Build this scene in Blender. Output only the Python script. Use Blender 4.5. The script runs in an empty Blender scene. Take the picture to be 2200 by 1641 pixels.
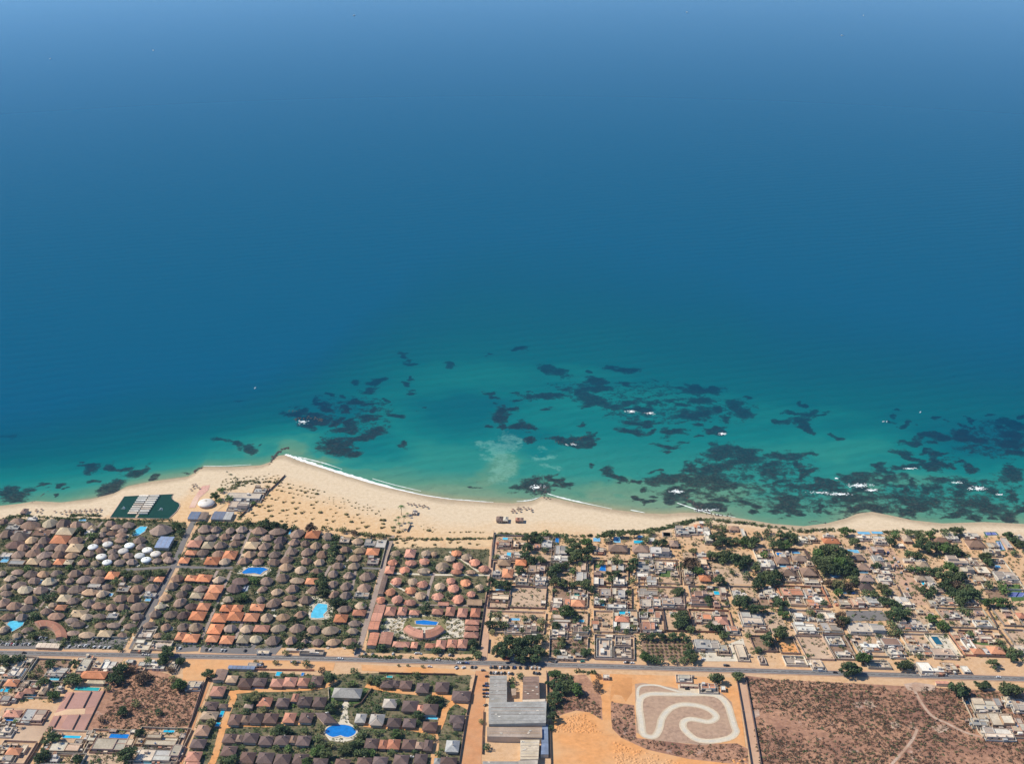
import bpy, math, random
import numpy as np
from mathutils import Vector, Matrix
R = math.radians
sc = bpy.context.scene
random.seed(7)

# ------------------------------------------------------------------ camera, world, sun, exposure
CAM_H, PITCH, FPX = 780.0, R(23.0), 3000.0
cd = bpy.data.cameras.new("camera"); cam = bpy.data.objects.new("camera", cd); sc.collection.objects.link(cam)
cam.location = (0, 0, CAM_H); cam.rotation_euler = (R(90) - PITCH, 0, 0)
cd.sensor_width = 36; cd.lens = 36 * FPX / 2200; cd.clip_start = 5; cd.clip_end = 90000
sc.camera = cam
SUN_EL = R(46); SUN_DIR = Vector((0.985, -0.17, 0)).normalized()      # the way the light travels over the ground
w = bpy.data.worlds.new("World"); sc.world = w; w.use_nodes = True
nt = w.node_tree; bg = nt.nodes["Background"]
sky = nt.nodes.new("ShaderNodeTexSky"); sky.sky_type = 'NISHITA'; sky.sun_disc = False
sky.sun_elevation = SUN_EL; sky.sun_rotation = R(280)
nt.links.new(sky.outputs[0], bg.inputs[0]); bg.inputs[1].default_value = 0.125
sky.ozone_density = 10; sky.dust_density = 0; sky.air_density = 1.0
sd = bpy.data.lights.new("sun", 'SUN'); sd.energy = 5.0; sd.angle = R(0.5); sd.color = (1.0, 0.93, 0.77)
so = bpy.data.objects.new("sun", sd); sc.collection.objects.link(so); so.location = (-300, 900, 900)
so.rotation_euler = Vector((SUN_DIR.x * math.cos(SUN_EL), SUN_DIR.y * math.cos(SUN_EL), -math.sin(SUN_EL))).to_track_quat('-Z', 'Y').to_euler()
sc.view_settings.view_transform = 'Standard'; sc.view_settings.look = 'None'
sc.view_settings.exposure = 0.2; sc.view_settings.gamma = 1
sc.cycles.max_bounces = 5; sc.cycles.diffuse_bounces = 3; sc.cycles.glossy_bounces = 2
sc.cycles.transmission_bounces = 2; sc.cycles.volume_bounces = 0; sc.cycles.transparent_max_bounces = 4

# ------------------------------------------------------------------ from a spot on the picture to a spot on the ground
SP, CP = math.sin(PITCH), math.cos(PITCH)
def at(px, py, z=0.0):
    a = (px - 1100) / FPX; b = (py - 820.5) / FPX
    dx, dy, dz = a, CP - b * SP, -SP - b * CP
    t = (z - CAM_H) / dz
    return Vector((dx * t, dy * t, z))
def to_px(x, y, z=0.0):
    Z = z - CAM_H
    d = y * CP - Z * SP; u = y * SP + Z * CP
    return 1100 + FPX * x / d, 820.5 - FPX * u / d
PAN = {'P1': (0, 940, .21818), 'P2': (420, 940, .21818), 'P3': (780, 1080, .21818), 'P4': (1020, 1080, .21818),
       'P5': (1400, 1080, .21818), 'P6': (1720, 1080, .21818), 'Q1': (0, 1180, .2), 'Q2': (380, 1180, .21818),
       'Q3': (0, 1380, .2), 'Q4': (380, 1380, .2), 'Q5': (760, 1380, .2), 'Q6': (1140, 1380, .22727),
       'Q7': (1560, 1380, .29091), 'S1': (550, 720, .29545), 'S2': (1150, 760, .27273), 'S3': (1650, 840, .25), 'O': (0, 0, 1.0)}
def pp(pan, x, y):
    o = PAN[pan]; return o[0] + x * o[2], o[1] + y * o[2]
def rows(txt):
    for e in txt.replace('\n', ';').split(';'):
        e = e.split()
        if e: yield e
def poly(pan, txt):
    n = [float(v) for v in txt.replace(',', ' ').split()]
    return [pp(pan, n[i], n[i + 1]) for i in range(0, len(n), 2)]
TILT = 0.034
def side_slope(px, py):
    """dx/dy in the picture of the streets that run inland"""
    base = (px - 1304) / (py + 453)
    if px < 1420 or py > 1440: 
        return 0.5 if (px > 2020 and py > 1450) else base
    xs = [1420, 1480, 1600, 1727, 1945, 2117, 2300]; ys = [.09, .24, .36, .52, .7, .75, .8]
    return float(np.interp(px, xs, ys))
def frame(cx, cy, wpx, hpx, z, slope=None, tilt=TILT):
    s = side_slope(cx, cy) if slope is None else slope
    c = at(cx, cy, z)
    U = (at(cx + wpx / 2, cy + wpx / 2 * tilt, z) - at(cx - wpx / 2, cy - wpx / 2 * tilt, z)) / 2
    V = (at(cx - s * hpx / 2, cy - hpx / 2, z) - at(cx + s * hpx / 2, cy + hpx / 2, z)) / 2
    return Vector((c.x, c.y, 0)), Vector((U.x, U.y, 0)), Vector((V.x, V.y, 0))

# ------------------------------------------------------------------ materials
def _noise(nt, vec, scale, detail=4, rough=.6):
    n = nt.nodes.new("ShaderNodeTexNoise"); n.inputs['Scale'].default_value = scale
    n.inputs['Detail'].default_value = detail; n.inputs['Roughness'].default_value = rough
    nt.links.new(vec, n.inputs['Vector']); return n.outputs['Fac']
def _ramp(nt, fac, stops, interp='LINEAR'):
    r = nt.nodes.new("ShaderNodeValToRGB"); cr = r.color_ramp; cr.interpolation = interp
    while len(cr.elements) < len(stops): cr.elements.new(.5)
    for e, (p, c) in zip(cr.elements, stops):
        e.position = p; e.color = (c[0], c[1], c[2], 1) if not isinstance(c, (int, float)) else (c, c, c, 1)
    nt.links.new(fac, r.inputs[0]); return r.outputs[0]
def _mix(nt, fac, a, b, mode='MIX'):
    m = nt.nodes.new("ShaderNodeMix"); m.data_type = 'RGBA'; m.blend_type = mode
    for v, i in ((fac, 0), (a, 6), (b, 7)):
        if hasattr(v, 'is_output'): nt.links.new(v, m.inputs[i])
        elif i == 0: m.inputs[0].default_value = v
        else: m.inputs[i].default_value = (v[0], v[1], v[2], 1)
    return m.outputs[2]
def _math(nt, op, a, b=None, c=None):
    m = nt.nodes.new("ShaderNodeMath"); m.operation = op
    for i, v in enumerate((a, b, c)):
        if v is None: continue
        if hasattr(v, 'is_output'): nt.links.new(v, m.inputs[i])
        else: m.inputs[i].default_value = v
    return m.outputs[0]
def _new(name, rough=.9, spec=.2):
    m = bpy.data.materials.new(name); m.use_nodes = True
    b = m.node_tree.nodes["Principled BSDF"]; b.inputs['Roughness'].default_value = rough
    b.inputs['Specular IOR Level'].default_value = spec
    return m, m.node_tree, b
def _pos(nt):
    return nt.nodes.new("ShaderNodeNewGeometry").outputs['Position']
MATS = {}
def mat(name, c, var=.35, scale=.35, rough=.9, spec=.2, big=.03, rnd=.18, hue=None):
    """plain weathered surface: base colour c, fine and broad mottling, and a shade of its own per object"""
    if name in MATS: return MATS[name]
    m, nt, b = _new(name, rough, spec)
    P = _pos(nt)
    f = _noise(nt, P, scale, 5, .7); g = _noise(nt, P, big, 3, .5)
    lo = [max(0, v * (1 - var)) for v in c]; hi = [min(.9, v * (1 + var)) for v in c]
    col = _ramp(nt, f, [(.25, lo), (.5, c), (.75, hi)])
    h2 = hue or [v * .72 for v in c]
    col = _mix(nt, _ramp(nt, g, [(.42, 0.0), (.68, 0.75)]), col, h2)
    oi = nt.nodes.new("ShaderNodeObjectInfo")
    k = _math(nt, 'MULTIPLY_ADD', oi.outputs['Random'], 2 * rnd, 1 - rnd)
    cm = nt.nodes.new("ShaderNodeCombineColor")
    for i in range(3): nt.links.new(k, cm.inputs[i])
    col = _mix(nt, 1.0, col, cm.outputs[0], 'MULTIPLY')
    if rnd: col = _mix(nt, .9, col, _ramp(nt, _math(nt, 'FRACT', _math(nt, 'MULTIPLY', oi.outputs['Random'], 37.7)), [(0, (1.0, .86, .76)), (.5, (.95, .95, .95)), (1, (.86, .93, 1.0))]), 'MULTIPLY')
    nt.links.new(col, b.inputs['Base Color'])
    MATS[name] = m; return m
def leaf_mat(name, c, rnd=.3):
    if name in MATS: return MATS[name]
    m, nt, b = _new(name, .75, .25)
    P = _pos(nt); f = _noise(nt, P, .9, 3, .6)
    col = _ramp(nt, f, [(.3, [v * .6 for v in c]), (.5, c), (.72, [c[0] * 1.75, c[1] * 1.5, c[2] * 1.3])])
    oi = nt.nodes.new("ShaderNodeObjectInfo")
    k = _math(nt, 'MULTIPLY_ADD', oi.outputs['Random'], 2 * rnd, 1 - rnd)
    cm = nt.nodes.new("ShaderNodeCombineColor")
    for i in range(3): nt.links.new(k, cm.inputs[i])
    nt.links.new(_mix(nt, 1.0, col, cm.outputs[0], 'MULTIPLY'), b.inputs['Base Color'])
    MATS[name] = m; return m

# ------------------------------------------------------------------ mesh and object helpers
def link(o, parent=None):
    sc.collection.objects.link(o)
    if parent is not None: o.parent = parent
    return o
def mesh(name, verts, faces, m, smooth=False, mi=None):
    me = bpy.data.meshes.new(name); me.from_pydata([tuple(v) for v in verts], [], faces)
    for x in (m if isinstance(m, (list, tuple)) else [m]): me.materials.append(x)
    if mi is not None: me.polygons.foreach_set('material_index', mi)
    if smooth: me.polygons.foreach_set('use_smooth', [True] * len(faces))
    me.update(); return me
def ob(name, me, parent=None, loc=None):
    o = bpy.data.objects.new(name, me)
    if loc is not None: o.location = loc
    return link(o, parent)
class MB:
    def __init__(s): s.v = []; s.f = []
    def add(s, vs, fs):
        n = len(s.v); s.v += [tuple(v) for v in vs]; s.f += [tuple(i + n for i in f) for f in fs]; return s
    def prism(s, pts, z0, z1, top=True, bottom=False):
        n = len(pts); vs = [(p[0], p[1], z0) for p in pts] + [(p[0], p[1], z1) for p in pts]
        fs = [(i, (i + 1) % n, n + (i + 1) % n, n + i) for i in range(n)]
        if top: fs.append(tuple(range(n, 2 * n)))
        if bottom: fs.append(tuple(range(n - 1, -1, -1)))
        return s.add(vs, fs)
    def ring(s, outer, inner, z0, z1):
        """a parapet or kerb: outer and inner loops of the same length"""
        n = len(outer)
        vs = [(p[0], p[1], z0) for p in outer] + [(p[0], p[1], z1) for p in outer] + [(p[0], p[1], z1) for p in inner] + [(p[0], p[1], z0) for p in inner]
        fs = []
        for i in range(n):
            j = (i + 1) % n
            fs += [(i, j, n + j, n + i), (n + i, n + j, 2 * n + j, 2 * n + i), (2 * n + i, 2 * n + j, 3 * n + j, 3 * n + i)]
        return s.add(vs, fs)
    def box(s, c, u, v, z0, z1):
        c = Vector(c); p = [c - u - v, c + u - v, c + u + v, c - u + v]
        return s.prism(p, z0, z1, True, True)
    def mesh(s, name, m, smooth=False): return mesh(name, s.v, s.f, m, smooth)
THINGS = []                # every top-level thing: (object, look, px, py)
def thing(o, look, cat, group, px, py, label=None):
    o['category'] = cat
    if group: o['group'] = group
    THINGS.append([o, look, px, py, label]); return o
def empty(name, loc):
    o = bpy.data.objects.new(name, None); o.location = loc; o.empty_display_size = 2
    return link(o)
def structure(o, label=None, kind='structure'):
    o['kind'] = kind
    if label: o['label'] = label
    return o
def ccw(p):
    a = sum(p[i][0] * p[(i + 1) % len(p)][1] - p[(i + 1) % len(p)][0] * p[i][1] for i in range(len(p)))
    return p if a > 0 else p[::-1]
_layer = [0]
def sheet(name, pxs, m, z=None, label=None):
    """a ground sheet; each sheet lies a few millimetres above the ones laid before it"""
    if z is None: _layer[0] += 1; z = .03 + _layer[0] * .0014
    pts = ccw([tuple(at(x, y, 0))[:2] for x, y in pxs])
    return structure(ob(name, mesh(name, [(p[0], p[1], z) for p in pts], [tuple(range(len(pts)))], m)), label)
def ribbon(pts, width):
    """left and right edges of a strip along world points"""
    L, Rr = [], []
    for i, p in enumerate(pts):
        a = Vector(pts[max(0, i - 1)]); b = Vector(pts[min(len(pts) - 1, i + 1)])
        d = (b - a); d = Vector((d.x, d.y, 0)).normalized(); n = Vector((-d.y, d.x, 0))
        wd = width[i] if isinstance(width, (list, tuple)) else width
        L.append(Vector(p) + n * wd / 2); Rr.append(Vector(p) - n * wd / 2)
    return L, Rr
def smooth_path(pts, closed=False, k=6):
    out = []; n = len(pts)
    for i in range(n if closed else n - 1):
        p0, p1, p2, p3 = (pts[(i + j) % n] if closed else pts[min(max(i + j, 0), n - 1)] for j in (-1, 0, 1, 2))
        for q in range(k):
            t = q / k
            out.append(tuple(.5 * ((2 * b) + (-a + c) * t + (2 * a - 5 * b + 4 * c - d) * t * t + (-a + 3 * b - 3 * c + d) * t ** 3) for a, b, c, d in zip(p0, p1, p2, p3)))
    if not closed: out.append(tuple(pts[-1]))
    return out
def strip(name, pxs, width, m, z=None, closed=False, label=None):
    if z is None: _layer[0] += 1; z = .03 + _layer[0] * .0014
    pts = [at(x, y, 0) for x, y in pxs]
    if closed: pts = pts + [pts[0]]
    L, Rr = ribbon(pts, width); n = len(pts)
    if closed: 
        a = (L[0] + L[-1]) / 2; L[0] = L[-1] = a; b = (Rr[0] + Rr[-1]) / 2; Rr[0] = Rr[-1] = b
    vs = [(p.x, p.y, z) for p in L] + [(p.x, p.y, z) for p in Rr]
    fs = [(n + i, n + i + 1, i + 1, i) for i in range(n - 1)]
    return structure(ob(name, mesh(name, vs, fs, m)), label)

# colours: linear albedo of each covering
COL = {'b': (.30, .205, .155), 'd': (.15, .10, .088), 'p': (.44, .315, .215), 'o': (.60, .255, .135), 'r': (.52, .245, .165), 't': (.5, .385, .25),
       'w': (.68, .67, .63), 'G': (.38, .35, .315), 'W': (.66, .60, .51), 'K': (.46, .42, .375), 'C': (.58, .49, .37), 'M': (.25, .165, .13),
       'R': (.5, .24, .15), 'B': (.44, .35, .28), 'S': (.2, .25, .36)}
WORD = {'b': 'grey-brown thatched', 'd': 'dark brown shingled', 'p': 'pale tan thatched', 'o': 'orange tiled', 'r': 'salmon red tiled', 't': 'cream tan roofed',
        'w': 'white domed', 'G': 'grey flat-roofed', 'W': 'white flat-roofed', 'K': 'pale grey flat-roofed', 'C': 'cream flat-roofed', 'M': 'rust brown flat-roofed',
        'R': 'terracotta flat-roofed', 'B': 'beige flat-roofed', 'S': 'blue-grey panel-roofed'}
ROOF = {k: mat('roof_' + WORD[k].replace(' ', '_').replace('-', '_'), c, var=.38, scale=.8, big=.09, rnd=.3, rough=.85) for k, c in COL.items()}
WALLM = [mat('wall_plaster_' + n, c, var=.15, scale=.5, rnd=.12) for n, c in (('white', (.60, .53, .45)), ('cream', (.58, .48, .36)), ('ochre', (.45, .32, .21)), ('pink', (.5, .34, .27)))]
DARK = mat('dark_glass', (.03, .035, .04), rough=.2, spec=.5)
# ------------------------------------------------------------------ land, sea
SEA_Z = -1.0
SHORE = [(-300, 1100), (0, 1086), (40, 1082), (76, 1076), (131, 1079), (196, 1072), (246, 1059), (273, 1045), (327, 1034), (404, 1024), (425, 1012), (436, 1003), (507, 1003), (562, 999),
         (584, 991), (596, 979), (614, 977), (638, 988), (693, 1004), (747, 1022), (813, 1041), (900, 1062), (970, 1073), (1040, 1078), (1100, 1081), (1146, 1076), (1164, 1066), (1200, 1072),
         (1240, 1081), (1314, 1094), (1382, 1102), (1430, 1104), (1465, 1101), (1500, 1102), (1531, 1105), (1596, 1114), (1662, 1125), (1727, 1130), (1775, 1124), (1818, 1113), (1842, 1103),
         (1873, 1099), (1905, 1105), (1960, 1117), (2025, 1124), (2113, 1121), (2200, 1125), (2500, 1130)]
_sw = [at(x, y, SEA_Z) for x, y in SHORE]
SX = np.array([p.x for p in _sw]); SY = np.array([p.y for p in _sw])
def shore_y(x): return np.interp(x, SX, SY)
def grid(name, xs, offs, zfun, sign, m, attrs, smooth=True):
    """columns along the coast, rows counted from the waterline; sign -1 inland, +1 out to sea"""
    X, O = np.meshgrid(np.array(xs), np.array(offs)); Y0 = shore_y(X)
    far = np.clip(np.abs(O) / 900, 0, 1); Y = (Y0 * (1 - far) + 1560 * far if sign > 0 else Y0) + sign * O
    Z = zfun(X, Y, O)
    nr, nc = X.shape
    V = np.stack([X, Y, Z], -1).reshape(-1, 3).astype(np.float32)
    i = np.arange(nr * nc).reshape(nr, nc)
    q = np.stack([i[:-1, :-1], i[:-1, 1:], i[1:, 1:], i[1:, :-1]], -1).reshape(-1, 4)
    if sign < 0: q = q[:, ::-1]
    me = bpy.data.meshes.new(name); me.vertices.add(len(V)); me.vertices.foreach_set('co', V.ravel())
    me.loops.add(q.size); me.loops.foreach_set('vertex_index', q.ravel().astype(np.int32))
    me.polygons.add(len(q)); me.polygons.foreach_set('loop_start', np.arange(0, q.size, 4, dtype=np.int32))
    me.update(calc_edges=True)
    for k, f in attrs.items():
        a = me.attributes.new(k, 'FLOAT', 'POINT'); a.data.foreach_set('value', f(X, Y, O).astype(np.float32).ravel())
    me.materials.append(m)
    if smooth: me.polygons.foreach_set('use_smooth', np.ones(len(q), dtype=bool))
    return ob(name, me)
def attr(nt, n):
    a = nt.nodes.new("ShaderNodeAttribute"); a.attribute_name = n; return a.outputs['Fac']

# --- ground: wet sand, dry sand, orange dune sand, then the reddish earth of the town
m, nt, b = _new('ground_sand_and_earth', .95, .1); P = _pos(nt)
off = attr(nt, 'inland')
n1 = _noise(nt, P, .02, 4, .6); n2 = _noise(nt, P, .22, 5, .65); n3 = _noise(nt, P, 1.3, 3, .6)
wob = _math(nt, 'MULTIPLY_ADD', n1, 60, -30)
o2 = _math(nt, 'ADD', off, _math(nt, 'MULTIPLY_ADD', n1, 14, -7))
o3 = _math(nt, 'ADD', off, wob)
pale = _ramp(nt, n2, [(.3, (.54, .415, .28)), (.5, (.61, .48, .33)), (.75, (.67, .54, .39))])
dune = _ramp(nt, n2, [(.28, (.52, .325, .165)), (.5, (.62, .41, .225)), (.75, (.68, .485, .295))])
earth = _ramp(nt, n2, [(.28, (.46, .265, .135)), (.5, (.57, .35, .19)), (.75, (.65, .43, .26))])
earth = _mix(nt, _ramp(nt, n1, [(.4, 0.0), (.65, .55)]), earth, (.52, .37, .25))
wet = _ramp(nt, n2, [(.3, (.36, .27, .18)), (.7, (.45, .35, .235))])
c = _mix(nt, _math(nt, 'SMOOTHSTEP', 45, 95, o3) if False else _ramp(nt, _math(nt, 'DIVIDE', o3, 200), [(.25, 0.0), (.5, 1.0)]), pale, dune)
far_in = attr(nt, 'town')
c = _mix(nt, far_in, c, earth)
c = _mix(nt, _ramp(nt, _math(nt, 'DIVIDE', o2, 30), [(.15, 1.0), (.55, 0.0)]), c, wet)
trk = _ramp(nt, n3, [(.3, .8), (.6, 1.05)])
c = _mix(nt, .5, c, _mix(nt, 1.0, c, trk, 'MULTIPLY'))
nt.links.new(c, b.inputs['Base Color'])
GROUND = m
TOWN_EDGE = [(-300, 1112), (0, 1114), (240, 1114), (420, 1124), (560, 1128), (640, 1134), (830, 1152), (1060, 1172), (1120, 1150), (1280, 1148), (1430, 1138), (1520, 1118), (1640, 1132), (1840, 1141), (2200, 1147), (2500, 1150)]
_te = [at(x, y, 0) for x, y in TOWN_EDGE]; TEX = np.array([p.x for p in _te]); TEY = np.array([p.y for p in _te])
def town_f(X, Y, O): return np.clip((np.interp(X, TEX, TEY) - Y) / 16 + .3, 0, 1)
def land_z(X, Y, O): return np.where(O < 0, -1.0 + O * .09, np.clip(-1.0 + np.clip(O, 0, 60) * .055, -3, 0.0))
xs = [-9000, -5000, -2500, -1500, -1100] + list(np.arange(-900, 901, 4)) + [1100, 1500, 2500, 5000, 9000]
structure(grid('ground', xs, [-16, -8, -3, 0, 2, 4, 7, 11, 16, 22, 30, 40, 52, 66, 82, 100, 120, 140, 160, 180, 200, 230, 300, 500, 900, 2000, 5000, 9000], land_z, -1, GROUND,
               {'inland': lambda X, Y, O: O, 'town': town_f}))

# --- reefs and weed seen through the water: ellipses in the panels (x y rx ry [angle])
REEF = {'S1': """1055 155 50 25;1115 203 70 18;1435 232 35 28;1695 153 22 10;1930 97 50 18;2140 260 80 35 20;715 347 35 15;850 345 65 22;795 392 75 20;1115 318 25 14;1090 357 50 18;1105 397 28 16
545 440 30 14;615 447 15 10;270 553 100 32;455 512 60 28;480 550 45 20;385 620 110 50;700 500 70 25;780 520 60 20;830 560 40 30;620 540 50 25 -20;550 630 65 35 -20;660 645 60 20;810 620 70 35
650 690 120 30 -10;800 735 140 35 -12;870 700 50 25;925 480 30 10;935 500 35 10;1045 593 45 16;910 597 50 10;1225 522 25 10;600 800 160 50;720 850 70 35;1095 790 30 25;1660 415 45 16;1710 455 50 16
1805 600 50 70;1770 560 40 45;1790 615 80 30;1950 665 90 35;2030 655 50 35;1800 685 60 14;1685 668 25 14;1880 540 60 25;1980 770 70 35;2150 760 50 25;2000 1100 130 50;2060 460 130 35;1880 475 50 16
1910 425 40 10;2130 440 70 20;2160 1040 50 25;1580 1110 60 12""",
'S2': """680 115 115 25;150 140 115 30 20;390 150 28 10;490 215 110 25;720 225 60 30 15;210 283 60 12;460 280 140 35;360 310 60 25;80 345 100 35;430 365 150 40;600 395 120 30 15;350 410 40 20;740 385 90 25
840 460 160 32 8;910 405 50 18;1310 285 180 28;1130 380 130 22 10;1280 360 90 30;940 373 40 12;1240 480 150 50;1400 440 60 30;1520 380 70 28;1580 430 130 45 20;1490 500 60 22;800 530 130 25;720 605 110 38
890 600 50 22;1080 625 100 35;1240 575 60 25;1380 610 90 25;1480 610 50 30;1670 340 35 12;2100 440 90 20;1970 450 50 14;2100 510 80 45;1980 535 60 20;2150 590 70 40 25;90 450 60 12;370 570 40 22
260 700 120 35;360 680 100 35 -20;140 675 60 20 20;450 655 70 14 -10;1040 720 120 30;1060 765 60 16;1270 675 60 14;1480 770 110 55;1620 790 120 50;1640 860 150 60;1420 900 220 60 -5;1400 1000 220 70
1200 880 80 40;1590 1020 60 40;1090 980 240 40 5;1230 1010 70 35;560 920 55 45;640 970 80 25 15;780 985 60 20;950 893 60 16;430 877 25 12;1850 900 70 40;1800 940 60 30;1880 1000 50 50;1900 800 110 35 10
2050 810 120 35 5;2050 880 50 60;2110 940 90 22;2180 800 40 40;140 970 50 25;220 1020 55 28;130 1020 30 20;1130 1110 130 60;1220 1080 60 30;1260 1190 120 30 15;1060 1160 60 40;850 1155 70 25;830 1045 40 28
760 1130 45 15;910 1105 45 20;1150 1215 40 16;1400 1190 100 35;1460 1120 130 20 12;1690 1165 90 25;1710 1230 60 28;1960 1170 100 45;2020 1200 60 80;1920 1230 50 35;2090 1280 50 20;2120 1060 140 45;2000 1030 60 25""",
'S3': """300 240 90 45;150 270 70 22 15;350 340 80 40 25;430 390 50 18;640 390 60 22;270 165 80 18;150 170 60 14;410 178 70 16;270 100 60 14;1190 283 80 20 -8;1350 298 50 10;1100 180 40 10;1060 240 50 10
1260 420 130 30;1440 390 90 35;1620 380 140 40 10;1780 425 90 30 12;1600 350 80 35;1750 240 45 18;1870 208 45 14;1490 240 60 20;1700 295 60 18;2060 260 90 40 15;2150 300 70 40;2060 380 130 50;2150 440 90 30
2100 460 120 25;2180 210 50 25;2110 560 110 45;2100 700 120 60;1160 525 90 40;1220 560 110 22;1400 510 90 25;1500 550 70 28;1440 600 110 25 6;1340 640 120 40 10;1170 650 90 28;1690 645 70 30 15;1600 600 60 14
950 650 80 40;980 690 110 30;780 760 200 45;460 800 150 50;500 860 250 30;850 830 130 50;1040 760 80 40;1180 740 50 25;1230 800 35 45;1130 820 80 20;1180 890 40 60;1100 910 90 25 25;760 930 230 50
960 990 140 45;800 1010 120 30;620 960 80 40;1250 970 120 60;1360 930 80 60;1200 1000 90 35;1480 780 120 35;1700 800 200 35 12;1900 870 170 30 12;1400 840 90 40;1640 880 60 60;1780 960 180 50;1750 1010 130 50
1850 1000 110 50;1650 1060 150 40;1560 1110 100 30;1900 1090 70 30;2050 1060 120 35 15;2160 1020 60 50;2150 930 60 40;200 950 110 35;270 1010 50 60;80 1000 60 30;300 1080 50 18;490 1025 60 14;1160 1065 45 12""",
'P1': """100 560 170 60 -8;150 610 80 25;360 470 90 20;580 470 70 20;680 485 20 10;560 590 20 14;890 300 130 50;840 220 40 20;900 420 70 25;1130 280 90 30;1330 340 180 55 -15;1540 365 60 25;1530 400 50 22;1060 490 130 50 -10;1250 270 90 20;1820 370 40 12""",
'P2': "200 30 130 30;540 100 60 40;400 80 80 30;670 95 35 16;150 8 60 14", 'O': "1850 1064 200 36 0 .5;1620 1005 110 42 0 .48;2070 1062 120 40 0 .5;1460 880 140 26 0 .42;2140 945 80 36 0 .48;1540 1060 120 26 0 .42;760 890 80 34 0 .36;1320 840 120 22 0 .4;12 938 24 5;520 862 12 3;300 1060 10 3"}
def vnoise(X, Y, s, seed):
    """smooth value noise on the ground, -1..1"""
    g = np.random.default_rng(seed).random((256, 256)); x, y = X / s, Y / s; i, j = np.floor(x).astype(int), np.floor(y).astype(int); u, v = x - i, y - j
    u = u * u * (3 - 2 * u); v = v * v * (3 - 2 * v); a = lambda p, q: g[(i + p) & 255, (j + q) & 255]
    return 2 * (a(0, 0) * (1 - u) * (1 - v) + a(1, 0) * u * (1 - v) + a(0, 1) * (1 - u) * v + a(1, 1) * u * v) - 1
def ell_mask(X, Y, table, grow=1.0):
    X, Y = X + 9 * vnoise(X, Y, 34, 1) + 5 * vnoise(X, Y, 13, 2) + 2.5 * vnoise(X, Y, 6, 5), Y + 13 * vnoise(X, Y, 34, 3) + 8 * vnoise(X, Y, 13, 4) + 4 * vnoise(X, Y, 6, 6)
    M = np.zeros(X.shape)
    for pan, txt in table.items():
        for e in rows(txt):
            e = [float(v) for v in e]; ang = R(e[4]) if len(e) > 4 else 0
            cx, cy = pp(pan, e[0], e[1]); s = PAN[pan][2]
            c0 = at(cx, cy, SEA_Z); ca, sa = math.cos(ang), math.sin(ang)
            U = at(cx + ca * e[2] * s, cy + sa * e[2] * s, SEA_Z) - c0; V = at(cx - sa * e[3] * s, cy + ca * e[3] * s, SEA_Z) - c0
            det = U.x * V.y - U.y * V.x
            rr = max(U.length, V.length) * 1.7
            sel = (np.abs(X - c0.x) < rr) & (np.abs(Y - c0.y) < rr)
            dx, dy = X[sel] - c0.x, Y[sel] - c0.y
            a = (dx * V.y - dy * V.x) / det; bb = (dy * U.x - dx * U.y) / det
            M[sel] = np.maximum(M[sel], np.clip(1.47 - np.sqrt(a * a + bb * bb) / grow, 0, e[5] if len(e) > 5 else 1.0))
    return M
OUTER = [(-300, 1010), (0, 985), (200, 950), (400, 915), (550, 885), (650, 850), (750, 805), (850, 768), (1000, 750), (1150, 752), (1300, 770), (1500, 805), (1700, 838), (1900, 868), (2200, 905), (2500, 930)]
_ow = [at(x, y, SEA_Z) for x, y in OUTER]; OX = np.array([p.x for p in _ow]); OY = np.array([p.y for p in _ow])
def depth_t(X, Y, O):
    return np.clip(O / np.maximum(60, np.interp(X, OX, OY) - shore_y(X)), 0, 6)
SHOAL = {'O': "1000 800 230 34;1350 860 300 30;560 950 170 24;1090 985 70 36 -30;700 985 80 14;1800 960 260 36;1450 1045 200 25;1950 1030 130 20;1230 800 120 24;1700 890 190 22"}
FROTH = {'S1': "1780 820 150 110 -30;1800 960 130 110 -40;1850 760 100 40;1640 790 90 25", 'S2': "60 800 90 40;90 890 110 25"}
DEEPER = {'O': "780 960 120 45;980 900 130 60;1130 940 80 40;700 890 120 40;2100 950 150 60;1000 870 160 25"}
m, nt, b = _new('sea_water', .03, .5); b.inputs['IOR'].default_value = 1.33
P = _pos(nt)
t = attr(nt, 'depth'); reef = attr(nt, 'reef'); sho = attr(nt, 'shoal'); fro = attr(nt, 'froth'); dee = attr(nt, 'deeper')
sx = nt.nodes.new("ShaderNodeVectorMath"); sx.operation = 'MULTIPLY'; sx.inputs[1].default_value = (.55, 1.0, 1); nt.links.new(P, sx.inputs[0])
big = _noise(nt, sx.outputs[0], .006, 4, .55); mid = _noise(nt, sx.outputs[0], .045, 5, .65); fine = _noise(nt, P, .28, 4, .7)
tt = _math(nt, 'ADD', t, _math(nt, 'MULTIPLY_ADD', big, .36, -.18))
tt = _math(nt, 'SUBTRACT', tt, _math(nt, 'MULTIPLY', sho, .16)); tt = _math(nt, 'ADD', tt, _math(nt, 'MULTIPLY', dee, .3))
tt = _math(nt, 'MAXIMUM', tt, _math(nt, 'MULTIPLY', t, .5))
DEPTH_STOPS = [(0, (.27, .26, .16)), (.007, (.15, .245, .165)), (.03, (.085, .225, .155)), (.09, (.022, .20, .172)), (.20, (.004, .152, .156)), (.38, (.0, .100, .130)), (.56, (.0, .084, .128)), (.75, (.0, .078, .138)), (1.0, (.0, .080, .154))]
col = _ramp(nt, _math(nt, 'DIVIDE', tt, 2.0), DEPTH_STOPS)
rn = _math(nt, 'ADD', reef, _math(nt, 'MULTIPLY_ADD', _noise(nt, P, .075, 6, .72), 2.2, -1.16)); rn = _math(nt, 'ADD', rn, _math(nt, 'MULTIPLY_ADD', fine, .8, -.4))
rf = _ramp(nt, rn, [(.27, 0.0), (.52, .8), (.8, 1.0)])
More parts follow.
